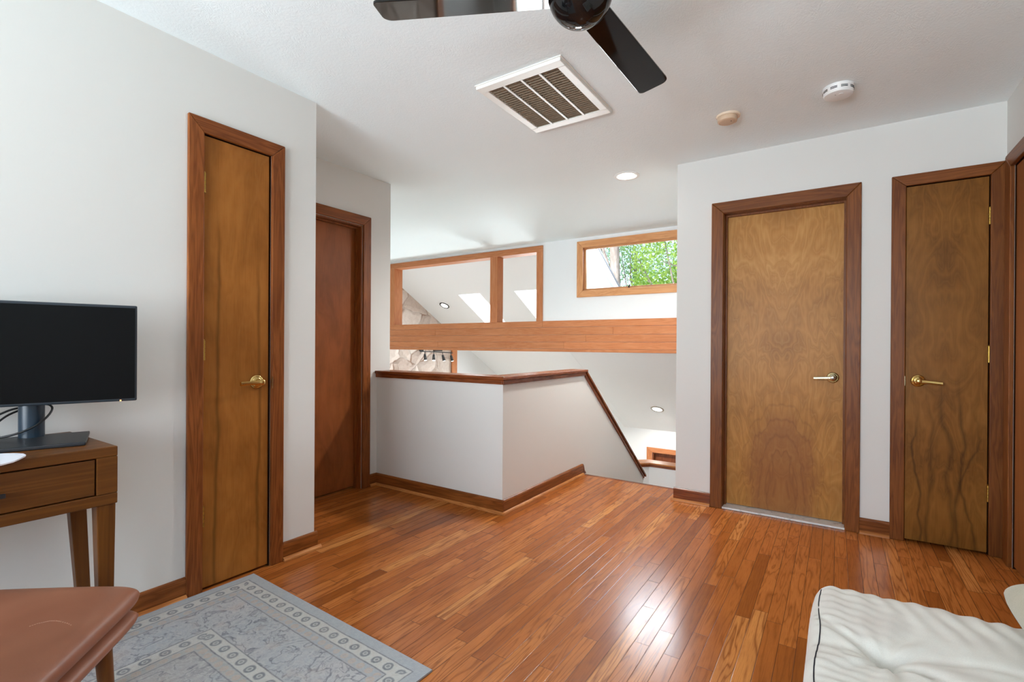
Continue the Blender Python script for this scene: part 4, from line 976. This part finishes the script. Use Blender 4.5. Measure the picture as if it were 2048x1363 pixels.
# ------------------------------------------------------------------ outdoors
m = MB(); m.box(-60,60,-50,70,ZL-.35,ZL-.25); struct(m.build('ground', M['grass']), 'grassy ground outside the house', 'ground')
def tree(label, base, r0, hgt, crowns, leaves, lm, seed, lean=(0,0), branches=7):
    rn = random.Random(seed); b = Vector((*base,ZL-.26)); d = thing('tree', label, 'tree', b, 'trees outside the high window')
    pts = [b+Vector((lean[0]*t*hgt+.05*math.sin(5*t), lean[1]*t*hgt+.05*math.cos(4*t), t*hgt)) for t in [i/10 for i in range(11)]]
    m = MB(); m.tube(pts, [r0*(1.15-.6*i/10) for i in range(11)], 18); m.build('trunk', M['bark'], d, smooth=True)
    for k in range(branches):
        p = pts[4+k%6]; c = crowns[k%len(crowns)]; q = Vector(c[:3])+Vector([rn.uniform(-.6,.6) for _ in range(3)])
        mid = p.lerp(q,.5)+Vector((rn.uniform(-.3,.3),rn.uniform(-.3,.3),rn.uniform(-.1,.35))); q2 = q+(q-mid)*.5
        m = MB(); m.tube([p,p.lerp(mid,.5)+Vector((0,0,.06)),mid,q,q2], [.05,.042,.034,.02,.008], 8); m.build('branch', M['bark'], d, smooth=True)
    m = MB()
    for k in range(leaves):
        c = crowns[rn.randrange(len(crowns))]
        while True:
            v_ = Vector([rn.uniform(-1,1) for _ in range(3)])
            if v_.length < 1: break
        p = Vector(c[:3])+v_*c[3]
        if mnoise.noise(p*.9+Vector((seed,0,0))) < -.12: continue
        a = Vector([rn.gauss(0,1) for _ in range(3)]).normalized(); w = a.orthogonal().normalized(); s = rn.uniform(.036,.07); n_ = a.cross(w)
        m.quadpts([p-a*s,p+w*s*.55+n_*s*.2,p+a*s,p-w*s*.55+n_*s*.2])
    m.build('foliage', lm, d)
tree('tall tree with a thick grey trunk just past the rake board', (-4.72,11.9), .165, 9, [(-5.6,11.6,3.6,.8),(-4.9,11.6,5.4,1.0),(-5.9,12.2,5.0,1.0)], 4000, M['leafb'], 3, branches=3)
tree('fresh green tree filling the middle of the high window', (-3.1,13.4), .09, 6.5, [(-3.9,13.5,3.4,1.0),(-3.2,13.2,3.9,.9),(-4.3,14.2,2.9,.9),(-3.4,14.0,2.7,.9),(-2.6,13.4,3.2,.9)], 7500, M['leafa'], 11, branches=9)
tree('cooler green tree at the right of the high window', (-2.2,16.5), .10, 7, [(-3.6,16.3,3.0,1.3),(-2.6,16.8,4.3,1.0),(-4.9,17.0,2.9,1.3),(-2.0,16.0,3.1,1.2)], 7000, M['leafb'], 23, branches=6)
tree('thin leafed background tree far behind the others', (-7,20), .12, 8, [(-6.6,19.5,4.2,1.6),(-5.4,20,3.6,1.5),(-8.1,20,4.3,1.8),(-7.4,19,4.9,1.3)], 9000, M['leafb'], 31, branches=5)

# ------------------------------------------------------------------ light
wd = bpy.data.worlds.new('World'); scn.world = wd; wd.use_nodes = True; wt = wd.node_tree; wt.nodes.clear()
sky = wt.nodes.new('ShaderNodeTexSky'); sky.sky_type = 'NISHITA'; sky.sun_disc = False; sky.sun_elevation = R(58); sky.sun_rotation = R(200); sky.air_density = 1.0; sky.dust_density = 2.5; sky.ozone_density = 1.0
bg = wt.nodes.new('ShaderNodeBackground'); bg.inputs[1].default_value = SKY; wo = wt.nodes.new('ShaderNodeOutputWorld')
wt.links.new(sky.outputs[0], bg.inputs[0]); wt.links.new(bg.outputs[0], wo.inputs[0])
def light(name, kind, loc, rot, energy, color=(1,1,1), **k):
    l = bpy.data.lights.new(name, kind); l.energy = energy; l.color = color
    for a, b in k.items(): setattr(l, a, b)
    o = bpy.data.objects.new(name, l); COL.objects.link(o); o.location = loc; o.rotation_euler = rot; return o
def aim(o, d): o.rotation_euler = Vector(d).to_track_quat('-Z','Y').to_euler()
s = light('sun', 'SUN', (5,-5,20), (0,0,0), SUN, (1,.96,.9), angle=R(1.5)); aim(s, (-.35,.62,-1.15))
a = light('side_window_daylight', 'AREA', (XR+.30,(W5[0]+W5[1])/2,1.4), (0,0,0), L_SIDE, WB, shape='RECTANGLE', size=1.9, size_y=1.7); aim(a, (-1,.25,UP))
a = light('back_window_daylight', 'AREA', ((W6[0]+W6[1])/2,YB-.30,1.4), (0,0,0), L_BACK, WB, shape='RECTANGLE', size=2.6, size_y=1.7); aim(a, (.1,1,UP))
a = light('back_ceiling_fill', 'AREA', ((W6[0]+W6[1])/2,YB-.75,.35), (0,0,0), L_BFILL, WB, shape='RECTANGLE', size=2.6, size_y=1.2); aim(a, (.05,1,1.0))  # added fill lamp aimed up through the back window to brighten the ceiling
a = light('side_ceiling_fill', 'AREA', (XR+.75,(W5[0]+W5[1])/2,.35), (0,0,0), L_SFILL, WB, shape='RECTANGLE', size=1.7, size_y=1.2); aim(a, (-1,.3,1.0))  # same added upward fill, outside the side window
a = light('foyer_lamp', 'SPOT', (-2.28,7.456-.03,fz(7.456)-.06), (0,0,0), L_FOY, (1,.97,.92), shadow_soft_size=.05, spot_size=R(150), spot_blend=.6)
a = light('high_window_daylight', 'AREA', (-1.6,YF+1.35,3.0), (0,0,0), L_HIGH, WB, shape='RECTANGLE', size=1.9, size_y=1.3); aim(a, (-.05,-1,-.75))
a = light('recessed_lamp', 'SPOT', (-1.37,3.662,CH-.03), (0,0,0), L_LAMP, (1,.97,.92), shadow_soft_size=.05, spot_size=R(165), spot_blend=.6)
a = light('eave_fill', 'AREA', (-5.75,10.9,-1.35), (0,0,0), L_EAVE, (.86,.95,1), shape='RECTANGLE', size=2.4, size_y=2.2); aim(a, (0,-1,.1))  # added fill lamp for the great room, outside the added eave doors
for k,(p,q,r_,s2) in enumerate(SK):
    yc = (r_+s2)/2; a = light('skylight_daylight', 'AREA', ((p+q)/2-.25,yc+.3,gz(yc+.3)+.35), (0,0,0), L_SKY, (.95,.98,1), shape='RECTANGLE', size=1.2, size_y=1.9); aim(a, (0,-SL,-1))

# ------------------------------------------------------------------ camera
cam = bpy.data.cameras.new('camera'); co = bpy.data.objects.new('camera', cam); COL.objects.link(co); scn.camera = co
f_px, yaw, pitch, roll = 980.478, .58559696, -.00156089, .00609268
fw = Vector((-math.sin(yaw)*math.cos(pitch), math.cos(yaw)*math.cos(pitch), math.sin(pitch))); rt = Vector((math.cos(yaw),math.sin(yaw),0)); u0 = rt.cross(fw)
r2 = rt*math.cos(roll)+u0*math.sin(roll); u2 = u0*math.cos(roll)-rt*math.sin(roll)
mt = Matrix((r2,u2,-fw)).transposed().to_4x4(); mt.translation = Vector((0,0,1.12)); co.matrix_world = mt
cam.sensor_fit = 'HORIZONTAL'; cam.sensor_width = 36; cam.lens = 36*f_px/2048; cam.shift_y = 9.82/2048; cam.clip_start = .02; cam.clip_end = 300
vs = scn.view_settings; vs.view_transform = 'Standard'; vs.look = 'None'; vs.exposure = EXPO; vs.gamma = 1; vs.use_curve_mapping = False
scn.display_settings.display_device = 'sRGB'
cy = scn.cycles; cy.max_bounces = 10; cy.diffuse_bounces = 6; cy.glossy_bounces = 4; cy.transparent_max_bounces = 12; cy.caustics_reflective = False; cy.caustics_refractive = False; cy.sample_clamp_indirect = 6; cy.use_denoising = True
